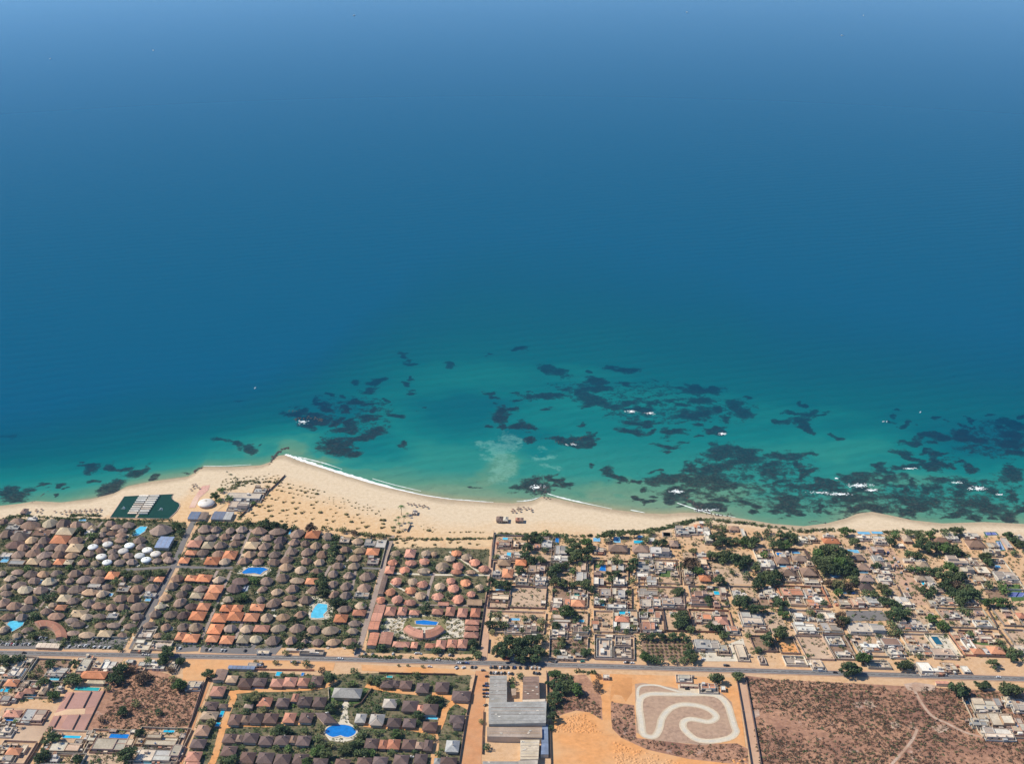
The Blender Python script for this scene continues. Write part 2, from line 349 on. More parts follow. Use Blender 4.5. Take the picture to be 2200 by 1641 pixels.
vis = _math(nt, 'MULTIPLY', _ramp(nt, _math(nt, 'DIVIDE', t, 2.0), [(.0, .95), (.25, .85), (.5, .7), (.7, .4)]), _ramp(nt, _noise(nt, P, .5, 5, .75), [(.32, .72), (.52, 1.0)]))
shal = _ramp(nt, fine, [(.34, (.006, .018, .030)), (.54, (.020, .024, .034)), (.68, (.052, .042, .042)), (.85, (.11, .095, .075))]); deepc = (.0, .018, .055)
rcol = _mix(nt, _ramp(nt, _math(nt, 'DIVIDE', t, 2.0), [(.06, 0.0), (.42, 1.0)]), shal, deepc)
col = _mix(nt, _math(nt, 'MULTIPLY', rf, vis), col, rcol)
ff = _ramp(nt, _math(nt, 'ADD', fro, _math(nt, 'ADD', _math(nt, 'MULTIPLY_ADD', _noise(nt, P, .06, 6, .75), 2.2, -1.2), _math(nt, 'MULTIPLY_ADD', fine, 1.4, -.7))), [(.5, 0.0), (1.4, .27)])
col = _mix(nt, ff, col, (.25, .50, .42))
nt.links.new(col, b.inputs['Base Color'])
wv = nt.nodes.new("ShaderNodeTexWave"); wv.wave_type = 'BANDS'; wv.bands_direction = 'Y'; wv.inputs['Scale'].default_value = .013; wv.inputs['Distortion'].default_value = 9; wv.inputs['Detail'].default_value = 3; wv.inputs['Detail Scale'].default_value = .4
mp = nt.nodes.new("ShaderNodeMapping"); mp.inputs['Rotation'].default_value = (0, 0, R(-14)); nt.links.new(P, mp.inputs[0]); nt.links.new(mp.outputs[0], wv.inputs['Vector'])
hgt = _math(nt, 'ADD', _math(nt, 'MULTIPLY', wv.outputs['Fac'], .65), _math(nt, 'ADD', _math(nt, 'MULTIPLY', _noise(nt, sx.outputs[0], .12, 5, .7), 1.6), _math(nt, 'MULTIPLY', mid, 1.2)))
bp = nt.nodes.new("ShaderNodeBump"); bp.inputs['Strength'].default_value = .16; bp.inputs['Distance'].default_value = 1.0
nt.links.new(hgt, bp.inputs['Height'])
b.inputs['Specular IOR Level'].default_value = 0; b.inputs['Roughness'].default_value = 1; b2 = nt.nodes.new("ShaderNodeBump"); b2.inputs['Strength'].default_value = 1.0; b2.inputs['Distance'].default_value = 1.15; nt.links.new(hgt, b2.inputs['Height']); nt.links.new(b2.outputs[0], b.inputs['Normal'])
fr = nt.nodes.new("ShaderNodeFresnel"); fr.inputs['IOR'].default_value = 1.33                 # ruffled water: reflects little until the view grazes it
fp = _math(nt, 'MULTIPLY', _math(nt, 'POWER', fr.outputs[0], 2.4), 3.7); fp = _math(nt, 'MINIMUM', fp, .9)
gl = nt.nodes.new("ShaderNodeBsdfGlossy"); gl.inputs['Roughness'].default_value = .08; gl.inputs['Color'].default_value = (.8, .92, 1, 1); nt.links.new(bp.outputs[0], gl.inputs['Normal'])
ms = nt.nodes.new("ShaderNodeMixShader"); nt.links.new(fp, ms.inputs[0]); nt.links.new(b.outputs[0], ms.inputs[1]); nt.links.new(gl.outputs[0], ms.inputs[2])
nt.links.new(ms.outputs[0], nt.nodes['Material Output'].inputs['Surface'])
SEA = m
xs = [-30000, -15000, -8000, -5000, -3000, -2000, -1400, -1100] + list(np.arange(-960, 961, 3.2)) + [1100, 1400, 2000, 3000, 5000, 8000, 15000, 30000]
offs = list(np.arange(0, 40, 1.6)) + list(np.arange(40, 640, 3.2)) + list(np.geomspace(650, 40000, 40))
structure(grid('sea', xs, offs, lambda X, Y, O: np.full(X.shape, SEA_Z), 1, SEA,
               {'depth': depth_t, 'reef': lambda X, Y, O: ell_mask(X, Y, REEF), 'shoal': lambda X, Y, O: ell_mask(X, Y, SHOAL, .8), 'froth': lambda X, Y, O: ell_mask(X, Y, FROTH), 'deeper': lambda X, Y, O: ell_mask(X, Y, DEEPER, .8)}))

# --- haze: one box of thin air round everything
m = bpy.data.materials.new('haze_air'); m.use_nodes = True; nt = m.node_tree
nt.nodes.remove(nt.nodes['Principled BSDF']); pv = nt.nodes.new("ShaderNodeVolumePrincipled"); pv.inputs['Color'].default_value = (.5, .75, 1, 1)
pv.inputs['Density'].default_value = 1.5e-5; pv.inputs['Anisotropy'].default_value = 0.0
nt.links.new(pv.outputs[0], nt.nodes['Material Output'].inputs['Volume'])
mb = MB(); mb.prism([(-32000, -9500), (32000, -9500), (32000, 43000), (-32000, 43000)], -4.5, 830, True, True)
HAZE = structure(ob('haze', mb.mesh('haze', m)), 'thin blue haze over the sea and coast', 'stuff')

# ------------------------------------------------------------------ surf and foam
FOAM, nt, b = _new('white_foam', .7, .3); P = _pos(nt)
nt.links.new(_ramp(nt, _noise(nt, P, .5, 4, .7), [(.3, (.55, .66, .64)), (.5, (.82, .84, .82)), (.8, (.88, .88, .87))]), b.inputs['Base Color'])
def foam_strip(pxs, wmax, label, seed, wmin=.3):
    rnd = random.Random(seed); pts = smooth_path([tuple(at(x, y, SEA_Z)) for x, y in pxs], k=10); n = len(pts)
    wd = [wmin + (wmax - wmin) * (math.sin(math.pi * min(1, i / n * 1.15 + .05)) ** .6) * rnd.uniform(.5, 1.2) for i in range(n)]
    L, Rr = ribbon(pts, wd); vs, fs = [], []
    for i in range(n):
        j1, j2 = rnd.uniform(-1, 1), rnd.uniform(-.6, .6)
        vs += [(L[i].x, L[i].y + j1 * wd[i] * .25, SEA_Z + .03), ((L[i].x + Rr[i].x) / 2, (L[i].y + Rr[i].y) / 2, SEA_Z + .32), (Rr[i].x, Rr[i].y + j2 * wd[i] * .25, SEA_Z + .03)]
    for i in range(n - 1):
        a = 3 * i; fs += [(a, a + 1, a + 4, a + 3), (a + 1, a + 2, a + 5, a + 4)]
    structure(ob('surf', mesh('surf', vs, fs, FOAM, True)), label, 'stuff')
foam_strip([(613, 976), (628, 981), (660, 992), (693, 1003), (747, 1020), (813, 1040), (900, 1061), (970, 1072)], 6.8, 'white surf line breaking along the curved beach', 1, 1.5)
foam_strip([(970, 1072), (1010, 1075), (1060, 1079)], 1.6, 'thin foam edge at the end of the surf line', 2)
foam_strip([(1176, 1060), (1210, 1070), (1250, 1079), (1315, 1093)], 2.6, 'thin foam line right of the shore rock', 3)
foam_strip([(1110, 1077), (1140, 1074), (1160, 1067)], 2.0, 'thin foam line left of the shore rock', 4)
foam_strip([(640, 981), (670, 988), (700, 996), (735, 1008)], 1.8, 'second thinner foam line outside the surf', 6)
foam_strip([(800, 1028), (850, 1042), (905, 1055)], 1.3, 'second thin foam line near the end of the surf', 7)
foam_strip([(1455, 1080), (1490, 1092), (1530, 1103), (1580, 1111)], 1.8, 'thin foam edge along the long rock outcrop', 8)
foam_strip([(437, 1001), (480, 1001), (540, 998)], .8, 'faint foam edge left of the beach tip', 9)
foam_strip([(1355, 1095), (1385, 1101)], 1.6, 'short foam line on the right hand beach', 5)
def foam_patch(pan, cx, cy, rx, ry, n, seed, label):
    rnd = random.Random(seed); mb = MB(); s = PAN[pan][2]
    for i in range(int(n * 2.6)):
        a = rnd.uniform(0, 6.28); r = 1.5 * rnd.random()
        x, y = pp(pan, cx + r * rx * math.cos(a), cy + r * ry * math.sin(a)); c = at(x, y, SEA_Z)
        ra = rnd.uniform(.2, .85) * (1.4 - .6 * r); k = 7; z = SEA_Z + .12 + rnd.random() * .25
        ring = [(c.x + ra * 2.4 * rnd.uniform(.5, 1.25) * math.cos(q * 6.283 / k), c.y + ra * rnd.uniform(.6, 1.2) * math.sin(q * 6.283 / k), SEA_Z + .02) for q in range(k)]
        mb.add(ring + [(c.x, c.y, z)], [(q, (q + 1) % k, k) for q in range(k)])
    structure(ob('foam', mb.mesh('foam', FOAM)), label, 'stuff')
for i, a in enumerate([('S2', 755, 455, 40, 9, 16), ('S2', 910, 468, 50, 8, 12), ('S2', 1475, 630, 26, 9, 12), ('S3', 780, 810, 90, 14, 40), ('S3', 890, 850, 40, 12, 16), ('S3', 620, 885, 90, 10, 32), ('S3', 440, 870, 90, 8, 16),
                       ('S3', 1800, 835, 65, 14, 30), ('S3', 1630, 785, 45, 7, 12), ('S3', 1220, 665, 50, 6, 12), ('S3', 1990, 888, 30, 6, 7), ('S1', 340, 630, 35, 16, 14), ('S2', 1115, 1085, 45, 12, 22), ('S2', 1350, 1230, 70, 12, 22), ('S3', 585, 750, 20, 5, 5),
                       ('S1', 2040, 1105, 50, 14, 26), ('S2', 280, 715, 50, 8, 8)]):
    foam_patch(*a, 100 + i, ['foam breaking over the reef off the right hand shore', 'foam on the rocks off the beach'][i > 10])
# ------------------------------------------------------------------ builders
FOOT = []                    # footprints (centre, U, V) kept clear of shrubs
def quad(U, V, k=1.0): return [-U * k - V * k, U * k - V * k, U * k + V * k, -U * k + V * k]
LASTP = {}
def put_parts(name, c, parts):
    o = empty(name, c)
    for n, me in parts: LASTP[n] = ob(n, me, o)
    return o
def size_word(U, V):
    s = U.length * V.length * 4
    return 'small ' if s < 110 else 'large ' if s > 330 else ''
RN = random.Random(11)
def thatch(cx, cy, wp, hp, code, slope=None):
    ze = 2.7; rnd = RN
    c, U, V = frame(cx, cy, wp, hp, 4.0, slope)
    lu, lv = U.length, V.length; H = min(lu, lv) * rnd.uniform(.54, .68); n = rnd.choice((6, 8, 8, 10)); kk = rnd.uniform(.9, 1.08); U = U * kk + V * rnd.uniform(-.05, .32); V = V * rnd.uniform(.9, 1.06)
    a0 = rnd.uniform(-.15, .15); pw = rnd.uniform(1.55, 2.6)
    rid = max(0, lu - lv) / lu * .75; ridv = max(0, lv - lu) / lv * .75
    if rnd.random() < .8: rid = max(rid, rnd.uniform(.15, .4))
    def ring(r, z, j=0.0):
        out = []
        for i in range(n):
            t = i * 6.28318 / n + a0; ct, st = math.cos(t), math.sin(t)
            k = (abs(ct) ** pw + abs(st) ** pw) ** (-1 / pw) * (1 + rnd.uniform(-j, j))
            x = ct * k * r; y = st * k * r
            if r < .7:
                x += rid * (.8 - r) * (1 if ct > 0 else -1); y += ridv * (.8 - r) * (1 if st > 0 else -1)
            p = U * x + V * y; out.append((p.x, p.y, z))
        return out
    mb = MB(); bul = rnd.uniform(-.01, .09)
    rs = [ring(.93, ze - .35), ring(1.0, ze - .3, .035), ring(1.0, ze, .02), ring(.62, ze + H * (.38 + bul), .02), ring(.28, ze + H * (.74 + bul * .7), .02), ring(.05, ze + H)]
    for k, r in enumerate(rs):
        mb.v += r
        if k: mb.f += [((k - 1) * n + i, (k - 1) * n + (i + 1) % n, k * n + (i + 1) % n, k * n + i) for i in range(n)]
    mb.f.append(tuple(range((len(rs) - 1) * n, len(rs) * n)))
    wl = MB(); wl.prism([(p[0], p[1]) for p in ring(.8, 0)], 0, ze, False)
    parts = [('wall', wl.mesh('wall', rnd.choice(WALLM))), ('roof', mb.mesh('roof', ROOF[code]))]
    o = put_parts('thatched_house', c, parts); FOOT.append((c, U, V))
    if rnd.random() < .65:                                             # a paved terrace beside the house
        d = rnd.choice((U, -U, V, -V, U + V, -U - V)); d = d.normalized(); k = (lu if abs(d.dot(U)) > abs(d.dot(V)) else lv) * 1.05; e = Vector((-d.y, d.x, 0)); tr = MB(); tr.box(d * k + e * rnd.uniform(-3, 3), d * rnd.uniform(1.2, 2.0), e * rnd.uniform(1.5, 3.2), .02, .5)
        ob('terrace', tr.mesh('terrace', ROOF[rnd.choice('CBCG')]), o)
    if lu > 9:                                                         # a finial cap on the larger roofs
        cp = MB(); q = ring(.09, ze + H - .12); top = [(p[0] * .5, p[1] * .5, ze + H + .5) for p in q]; cp.v += q + top
        cp.f += [(i, (i + 1) % n, n + (i + 1) % n, n + i) for i in range(n)] + [tuple(range(n, 2 * n))]
        ob('ridge_cap', cp.mesh('ridge_cap', ROOF['d' if code == 'b' else 'b']), LASTP['roof'])
    thing(o, size_word(U, V) + WORD[code] + ' house', 'house', 'thatched bungalows of the walled resort', cx, cy)
def tiled(cx, cy, wp, hp, code, slope=None, gable=False, h0=3.0, shingle=False):
    rnd = RN; ze = h0
    c, U, V = frame(cx, cy, wp, hp, ze + 1, slope)
    lu, lv = U.length, V.length; H = min(lu, lv) * rnd.uniform(.5, .62); th = .28
    q = quad(U, V); ins = [p * .985 for p in q]
    if lu >= lv: r1, r2 = -U * (1 - lv / lu * (0.05 if gable else .95)), U * (1 - lv / lu * (0.05 if gable else .95))
    else: r1, r2 = -V * (1 - lu / lv * (0.05 if gable else .95)), V * (1 - lu / lv * (0.05 if gable else .95))
    mb = MB(); vs = [(p.x, p.y, ze) for p in q] + [(p.x, p.y, ze + th) for p in q] + [(r1.x, r1.y, ze + th + H), (r2.x, r2.y, ze + th + H)]
    fs = [(0, 1, 5, 4), (1, 2, 6, 5), (2, 3, 7, 6), (3, 0, 4, 7), (3, 2, 1, 0)]
    if lu >= lv: fs += [(4, 5, 9, 8), (5, 6, 9), (6, 7, 8, 9), (7, 4, 8)]
    else: fs += [(4, 5, 8), (5, 6, 9, 8), (6, 7, 9), (7, 4, 8, 9)]
    mb.add(vs, fs)
    wl = MB(); wl.prism(quad(U, V, .84), 0, ze, False)
    wm = rnd.choice(WALLM)
    o = put_parts('tiled_house', c, [('wall', wl.mesh('wall', wm)), ('roof', mb.mesh('roof', ROOF[code]))]); FOOT.append((c, U, V))
    rc = MB(); d = (r2 - r1) if (r2 - r1).length > .3 else U * .2                  # ridge tiles and a chimney
    s = Vector((-d.y, d.x, 0)).normalized() * .22; m0 = (r1 + r2) / 2
    rc.box(m0, d * .5, s, ze + th + H - .08, ze + th + H + .16)
    ob('ridge', rc.mesh('ridge', ROOF[code]), LASTP['roof'])
    if min(lu, lv) > 4.5 and rnd.random() < .5:
        ch = MB(); e = U.normalized() * .45; f = V.normalized() * .45; ch.box(U * rnd.uniform(-.35, .35) + V * .3 * rnd.choice((-1, 1)), e, f, ze + th + H * .3, ze + th + H * .85 + .9)
        ob('chimney', ch.mesh('chimney', wm), LASTP['roof'])
    if lv > 3 and not shingle:                                           # windows in the wall that faces the street
        for t in (-.45, .4):
            wn = MB(); wn.box(U * t * .84 - V * .85, U.normalized() * .8, V.normalized() * .06, 1.0, 2.2); ob('window', wn.mesh('window', DARK), o)
    w = WORD[code] if not shingle else {'d': 'dark brown shingled', 'b': 'grey-brown shingled', 'p': 'tan tiled', 'G': 'grey shingled'}.get(code, WORD[code])
    thing(o, size_word(U, V) + w + ' house', 'house', 'hip roofed houses', cx, cy)
    return o
def octa(cx, cy, wp, hp, code):
    """villa with an eight sided tiled roof and two little gable wings"""
    rnd = RN; ze = 2.9; c, U, V = frame(cx, cy, wp, hp, ze + 1)
    H = min(U.length, V.length) * .6; n = 8; mb = MB()
    def ring(r, z): return [tuple(U * math.cos((i + .5) * 6.28318 / n) * r + V * math.sin((i + .5) * 6.28318 / n) * r)[:2] + (z,) for i in range(n)]
    rs = [ring(1.0, ze), ring(1.02, ze + .25), ring(.5, ze + .25 + H * .56), ring(.06, ze + H)]
    for k, r in enumerate(rs):
        mb.v += r
        if k: mb.f += [((k - 1) * n + i, (k - 1) * n + (i + 1) % n, k * n + (i + 1) % n, k * n + i) for i in range(n)]
    mb.f.append(tuple(range(3 * n, 4 * n)))
    wl = MB(); wl.prism([p[:2] for p in ring(.84, 0)], 0, ze, False); wm = rnd.choice(WALLM)
    o = put_parts('tiled_villa', c, [('wall', wl.mesh('wall', wm)), ('roof', mb.mesh('roof', ROOF[code]))])
    for sgn in rnd.sample([(1, -.5), (-1, -.45), (.2, -1), (.3, .9), (-.8, .5)], 2):       # wings
        d = U * sgn[0] * .62 + V * sgn[1] * .62; a = d.normalized() * (.38 * U.length); b2 = Vector((-d.y, d.x, 0)).normalized() * (.34 * V.length)
        g = MB(); p = [d - a - b2, d + a - b2, d + a + b2, d - a + b2]; z1 = ze + .1; zr = ze + H * .52
        g.add([(x.x, x.y, z1) for x in p] + [((d - a).x, (d - a).y, zr), ((d + a).x, (d + a).y, zr)], [(0, 1, 5, 4), (2, 3, 4, 5), (1, 2, 5), (3, 0, 4)])
        ob('wing_roof', g.mesh('wing_roof', ROOF[code]), o)
    FOOT.append((c, U, V))
    thing(o, size_word(U, V) + {'o': 'orange tiled', 'r': 'salmon red tiled', 'p': 'pale tan tiled', 't': 'cream tan tiled'}[code] + ' villa', 'villa', 'eight sided villas of the orange roofed resort', cx, cy)
def dome(cx, cy, wp, hp, code='w', name='domed_tent', look='white round dome', grp='white domes among the thatched bungalows'):
    c, U, V = frame(cx, cy, wp, hp * 1.02, 3.2); r = (U.length + V.length) / 2; n = 20; mb = MB(); H = r * .36
    prof = [(1.0, 2.3), (1.02, 2.6), (.9, 2.6 + H * .45), (.66, 2.6 + H * .78), (.36, 2.6 + H * .95), (.08, 2.6 + H)]
    for k, (f, z) in enumerate(prof):
        mb.v += [(math.cos(i * 6.28318 / n) * r * f, math.sin(i * 6.28318 / n) * r * f, z) for i in range(n)]
        if k: mb.f += [((k - 1) * n + i, (k - 1) * n + (i + 1) % n, k * n + (i + 1) % n, k * n + i) for i in range(n)]
    mb.f.append(tuple(range(5 * n, 6 * n)))
    wl = MB(); wl.prism([(math.cos(i * .31416) * r * .9, math.sin(i * .31416) * r * .9) for i in range(20)], 0, 2.4, False)
    cap = MB(); cap.prism([(math.cos(i * .6283) * r * .13, math.sin(i * .6283) * r * .13) for i in range(10)], 2.5 + H, 3.0 + H)
    me = mb.mesh('dome_roof', ROOF[code], True)
    o = put_parts(name, c, [('wall', wl.mesh('wall', WALLM[1])), ('dome_roof', me)]); ob('cap', cap.mesh('cap', ROOF['C']), LASTP['dome_roof']); FOOT.append((c, U, V))
    thing(o, look, 'domed house' if name == 'domed_tent' else 'tent', grp, cx, cy)
def flat(cx, cy, wp, hp, code, slope=None, h=None, split=True, look=None, name='flat_roofed_house', grp='flat roofed houses of the beach town'):
    """house of one to three blocks with parapets; the picture box is its roof"""
    rnd = RN; h = h or rnd.choice((3.0, 3.2, 3.4, 3.4, 4.4)); c, U, V = frame(cx, cy, wp, hp, h, slope)
    lu, lv = U.length, V.length; o = empty(name, c); FOOT.append((c, U, V)); wm = rnd.choice(WALLM) if code not in 'WK' else WALLM[0]
    def block(u0, u1, v0, v1, hh, cc, roofn='roof'):
        m = U * (u0 + u1) / 2 + V * (v0 + v1) / 2; a = U * (u1 - u0) / 2; b2 = V * (v1 - v0) / 2
        k = max(.0, 1 - .35 / max(.5, a.length)); k2 = max(.0, 1 - .35 / max(.5, b2.length))
        out = [m - a - b2, m + a - b2, m + a + b2, m - a + b2]; inn = [m - a * k - b2 * k2, m + a * k - b2 * k2, m + a * k + b2 * k2, m - a * k + b2 * k2]
        wl = MB(); wl.ring(out, inn, 0, hh); ob('wall', wl.mesh('wall', wm), o)
        rf = MB(); rf.prism(inn, hh - .7, hh - .42, True); ob(roofn, rf.mesh(roofn, ROOF[cc]), o)
        return m, a, b2, hh
    near = {'W': 'WWK', 'K': 'KKG', 'G': 'GGB', 'C': 'CCB', 'B': 'BBC', 'M': 'MMB', 'R': 'RRo', 'S': 'S', 'o': 'o', 't': 't', 'r': 'rr', 'b': 'b', 'd': 'd'}[code]
    if split and lu > 5 and lv > 4 and rnd.random() < .85:
        t = rnd.uniform(-.35, .35); s = rnd.uniform(-.3, .45)
        if rnd.random() < .5:
            bl = [block(-1, t, -1, 1, h, code), block(t + .012, 1, -1, s, h + rnd.choice((-.5, .5, .7, 2.4)), rnd.choice(near)), block(t + .012, 1, s + .012, 1, max(2.8, h - .6), rnd.choice(near))]
        else:
            bl = [block(-1, 1, -1, s, h, code), block(-1, t, s + .012, 1, h + rnd.choice((-.5, .5, .8, 2.2)), rnd.choice(near)), block(t + .012, 1, s + .012, 1 - rnd.uniform(0, .3), max(2.6, h - .7), rnd.choice(near))]
    else: bl = [block(-1, 1, -1, 1, h, code)]
    m, a, b2, hh = bl[0]
    if a.length > 3.0 and b2.length > 2.5:
        if rnd.random() < .6:
            sr = MB(); sr.box(m + a * rnd.uniform(-.5, .5) + b2 * rnd.uniform(0, .5), a.normalized() * 1.4, b2.normalized() * 1.6, hh - .41, hh + 1.9); ob('stair_room', sr.mesh('stair_room', wm), o)
        for _ in range(rnd.choice((0, 1, 2))):
            p = m + a * rnd.uniform(-.7, .7) + b2 * rnd.uniform(-.7, -.2); tk = MB(); tk.prism([(p.x + .75 * math.cos(i * .7854), p.y + .75 * math.sin(i * .7854)) for i in range(8)], hh - .41, hh + 1.0)
            ob('water_tank', tk.mesh('water_tank', ROOF[rnd.choice('WKS')]), o)
    for t in ((-.6, -.1, .45) if lu > 6 else (-.4, .35)):
        wn = MB(); wn.box(U * t - V * 1.0 - V.normalized() * .03, U.normalized() * .7, V.normalized() * .05, .9, 2.3); ob('window', wn.mesh('window', DARK), o)
    if split and lu > 3.5 and lv > 3 and grp.endswith('town'):                     # yard slab, low annexes and a garden wall round the house
        e1, e2 = U.normalized(), V.normalized(); g = rnd.uniform(2.5, 5); ys = MB(); ys.box(Vector() - e2 * g * .3, U + e1 * g * .5, V + e2 * g * .6, .02, .36); ob('yard_slab', ys.mesh('yard_slab', ROOF[rnd.choice('CBCGB')]), o)
        q = [-U - V - e1 * g * .5 - e2 * g * .9, U - V + e1 * g * .5 - e2 * g * .9, U + V + e1 * g * .5 + e2 * g * .3, -U + V - e1 * g * .5 + e2 * g * .3]; gw = MB(); gw.ring(q, [p - p.normalized() * .35 for p in q], .3, 1.9); ob('garden_wall', gw.mesh('garden_wall', wm), o)
        for _ in range(rnd.choice((2, 3, 4, 5))):
            sg = rnd.choice((-1, 1)); a = rnd.uniform(-.7, .7); s2 = rnd.choice((0, 1)); p = (U * a - V - e2 * rnd.uniform(1.4, 2.4)) if s2 else (U * sg + e1 * sg * rnd.choice((1.3, 1.3, 3.6)) + V * a); an = MB(); an.box(p, e1 * rnd.uniform(.9, 1.7 if not s2 else 2.6), e2 * rnd.uniform(.8, 1.6), .36, rnd.uniform(2.2, 3.0)); ob('annex', an.mesh('annex', ROOF[rnd.choice('WKCBMGRb')]), o)
    thing(o, look or (size_word(U, V) + WORD[code] + ' house'), 'house', grp, cx, cy)
    return o
def shed(cx, cy, wp, hp, code, slope=None, h=4.5, look=None, name='metal_shed', along='u'):
    """long low pitched sheet roof"""
    c, U, V = frame(cx, cy, wp, hp, h, slope); mb = MB(); q = quad(U, V); rise = min(U.length, V.length) * .13
    A, B = (U, V) if along == 'u' else (V, -U)
    q = [-A - B, A - B, A + B, -A + B]; n = max(2, int(A.length * 2 / 4))
    mb.add([(p.x, p.y, h) for p in q] + [(p.x, p.y, h + .15) for p in q] + [(-A.x, -A.y, h + .15 + rise), (A.x, A.y, h + .15 + rise)],
           [(0, 1, 5, 4), (2, 3, 7, 6), (4, 5, 9, 8), (6, 7, 8, 9), (1, 2, 6, 9, 5), (3, 0, 4, 8, 7)])
    wl = MB(); wl.prism([p * .95 for p in q], 0, h, False); o = put_parts(name, c, [('wall', wl.mesh('wall', WALLM[1])), ('roof', mb.mesh('roof', ROOF[code]))])
    sm = MB()
    for i in range(1, n):
        m0 = A * (-1 + 2 * i / n)
        for sg in (-1, 1):
            a0, b0 = m0 + B * sg * .98, m0; e = A.normalized() * .12
            sm.add([(*(a0 - e)[:2], h + .2), (*(a0 + e)[:2], h + .2), (*(b0 + e)[:2], h + .2 + rise), (*(b0 - e)[:2], h + .2 + rise)], [(0, 1, 2, 3) if sg < 0 else (3, 2, 1, 0)])
    if sm.v: ob('roof_seam', sm.mesh('roof_seam', ROOF['B' if code in 'GCK' else 'M']), LASTP['roof'])
    FOOT.append((c, U, V)); thing(o, look or (WORD[code].split(' ')[0] + ' long pitched shed'), 'shed', 'long sheds', cx, cy); return o
def ruin(cx, cy, wp, hp, code='C', slope=None, look=None, n=(3, 3)):
    """roofless shell: low walls that divide a plot into rooms"""
    rnd = RN; c, U, V = frame(cx, cy, wp, hp, 1.5, slope); wl = MB(); T = .22
    def wall(p, q, h):
        d = (q - p); e = Vector((-d.y, d.x, 0)).normalized() * T
        wl.box((p + q) / 2, d / 2, e, 0, h)
    q = quad(U, V)
    for i in range(4): wall(q[i], q[(i + 1) % 4], rnd.uniform(2.2, 2.9))
    ins = MB()
    us = [-1] + sorted(rnd.uniform(-.8, .8) for _ in range(n[0])) + [1]; vs = [-1] + sorted(rnd.uniform(-.8, .8) for _ in range(n[1])) + [1]
    for u in us[1:-1]:
        a = rnd.randrange(len(vs) - 1); wall(U * u + V * (vs[a] + .03), U * u + V * (vs[min(len(vs) - 1, a + 2)] - .03), rnd.uniform(1.3, 2.1))
    for v in vs[1:-1]:
        a = rnd.randrange(len(us) - 1); wall(U * (us[a] + .04) + V * v, U * (us[min(len(us) - 1, a + 2)] - .04) + V * v, rnd.uniform(1.2, 2.0))
    o = empty('walled_shell', c); ob('wall', wl.mesh('wall', ROOF[code]), o)
    fl = MB(); fl.prism(quad(U, V, .985), .02, .2); ob('floor_slab', fl.mesh('floor_slab', ROOF['B']), o)
    for _ in range(rnd.choice((1, 2, 3))):                               # rooms that already have a slab
        u = rnd.uniform(-.6, .6); v = rnd.uniform(-.6, .6); s = MB(); s.box(U * u + V * v, U * .25, V * .24, 0.21, rnd.uniform(2.8, 3.3)); ob('roofed_room', s.mesh('roofed_room', ROOF[rnd.choice('WCKB')]), o)
    FOOT.append((c, U, V)); thing(o, look or (size_word(U, V) + {'C': 'cream', 'W': 'white', 'B': 'beige', 'K': 'pale grey'}.get(code, 'brown') + ' roofless walled shell'), 'building', 'unfinished walled shells', cx, cy)
def prism_roof(name, pan, txt, h, code, look, cat='building', wallm=None, seams=0, fall=0.0):
    """a big building given by the outline of its roof"""
    P = ccw([tuple(at(x, y, h))[:2] for x, y in poly(pan, txt)]); n = len(P)
    c = Vector((sum(p[0] for p in P) / n, sum(p[1] for p in P) / n, 0)); Q = [(p[0] - c.x, p[1] - c.y) for p in P]
    o = empty(name, c); wl = MB(); wl.prism(Q, 0, h - .3, False); ob('wall', wl.mesh('wall', wallm or WALLM[1]), o)
    rf = MB(); rf.prism([(x * 1.005, y * 1.005) for x, y in Q], h - .3, h, True); ob('roof', rf.mesh('roof', mat('stained_sheet_metal_' + code, [v * .95 for v in COL[code]], var=.4, scale=.16, big=.045, rnd=.08, hue=[v * f for v, f in zip(COL[code], (.72, .68, .6))])), o)
    cx, cy = to_px(c.x, c.y, h); thing(o, look, cat, None, cx, cy, look + ' south of the main road')
    FOOT.append((c, Vector((max(abs(q[0]) for q in Q), 0, 0)), Vector((0, max(abs(q[1]) for q in Q), 0)))); return o, c, Q
POOLM = {}
def pool_mat(k):
    if k not in POOLM:
        c = {'b': (.01, .17, .52), 'l': (.10, .48, .66), 't': (.02, .42, .62), 'g': (.03, .36, .36), 'd': (.012, .10, .16), 'D': (.008, .045, .026), 's': (.16, .42, .62)}[k]
        m, nt, b = _new('pool_water_' + k, .12 if k != 'D' else .35, .5 if k != 'D' else .15); P = _pos(nt)
        nt.links.new(_ramp(nt, _noise(nt, P, .25, 3, .6), [(.3, [v * .8 for v in c]), (.7, [min(.9, v * 1.15) for v in c])]), b.inputs['Base Color'])
        bp = nt.nodes.new("ShaderNodeBump"); bp.inputs['Strength'].default_value = .15; bp.inputs['Distance'].default_value = .1
        nt.links.new(_noise(nt, P, 2.0, 2, .5), bp.inputs['Height']); nt.links.new(bp.outputs[0], b.inputs['Normal']); POOLM[k] = m
    return POOLM[k]
PWORD = {'b': 'deep blue', 'l': 'pale blue', 't': 'turquoise', 'g': 'green', 'd': 'dark teal', 'D': 'dark green', 's': 'light blue'}
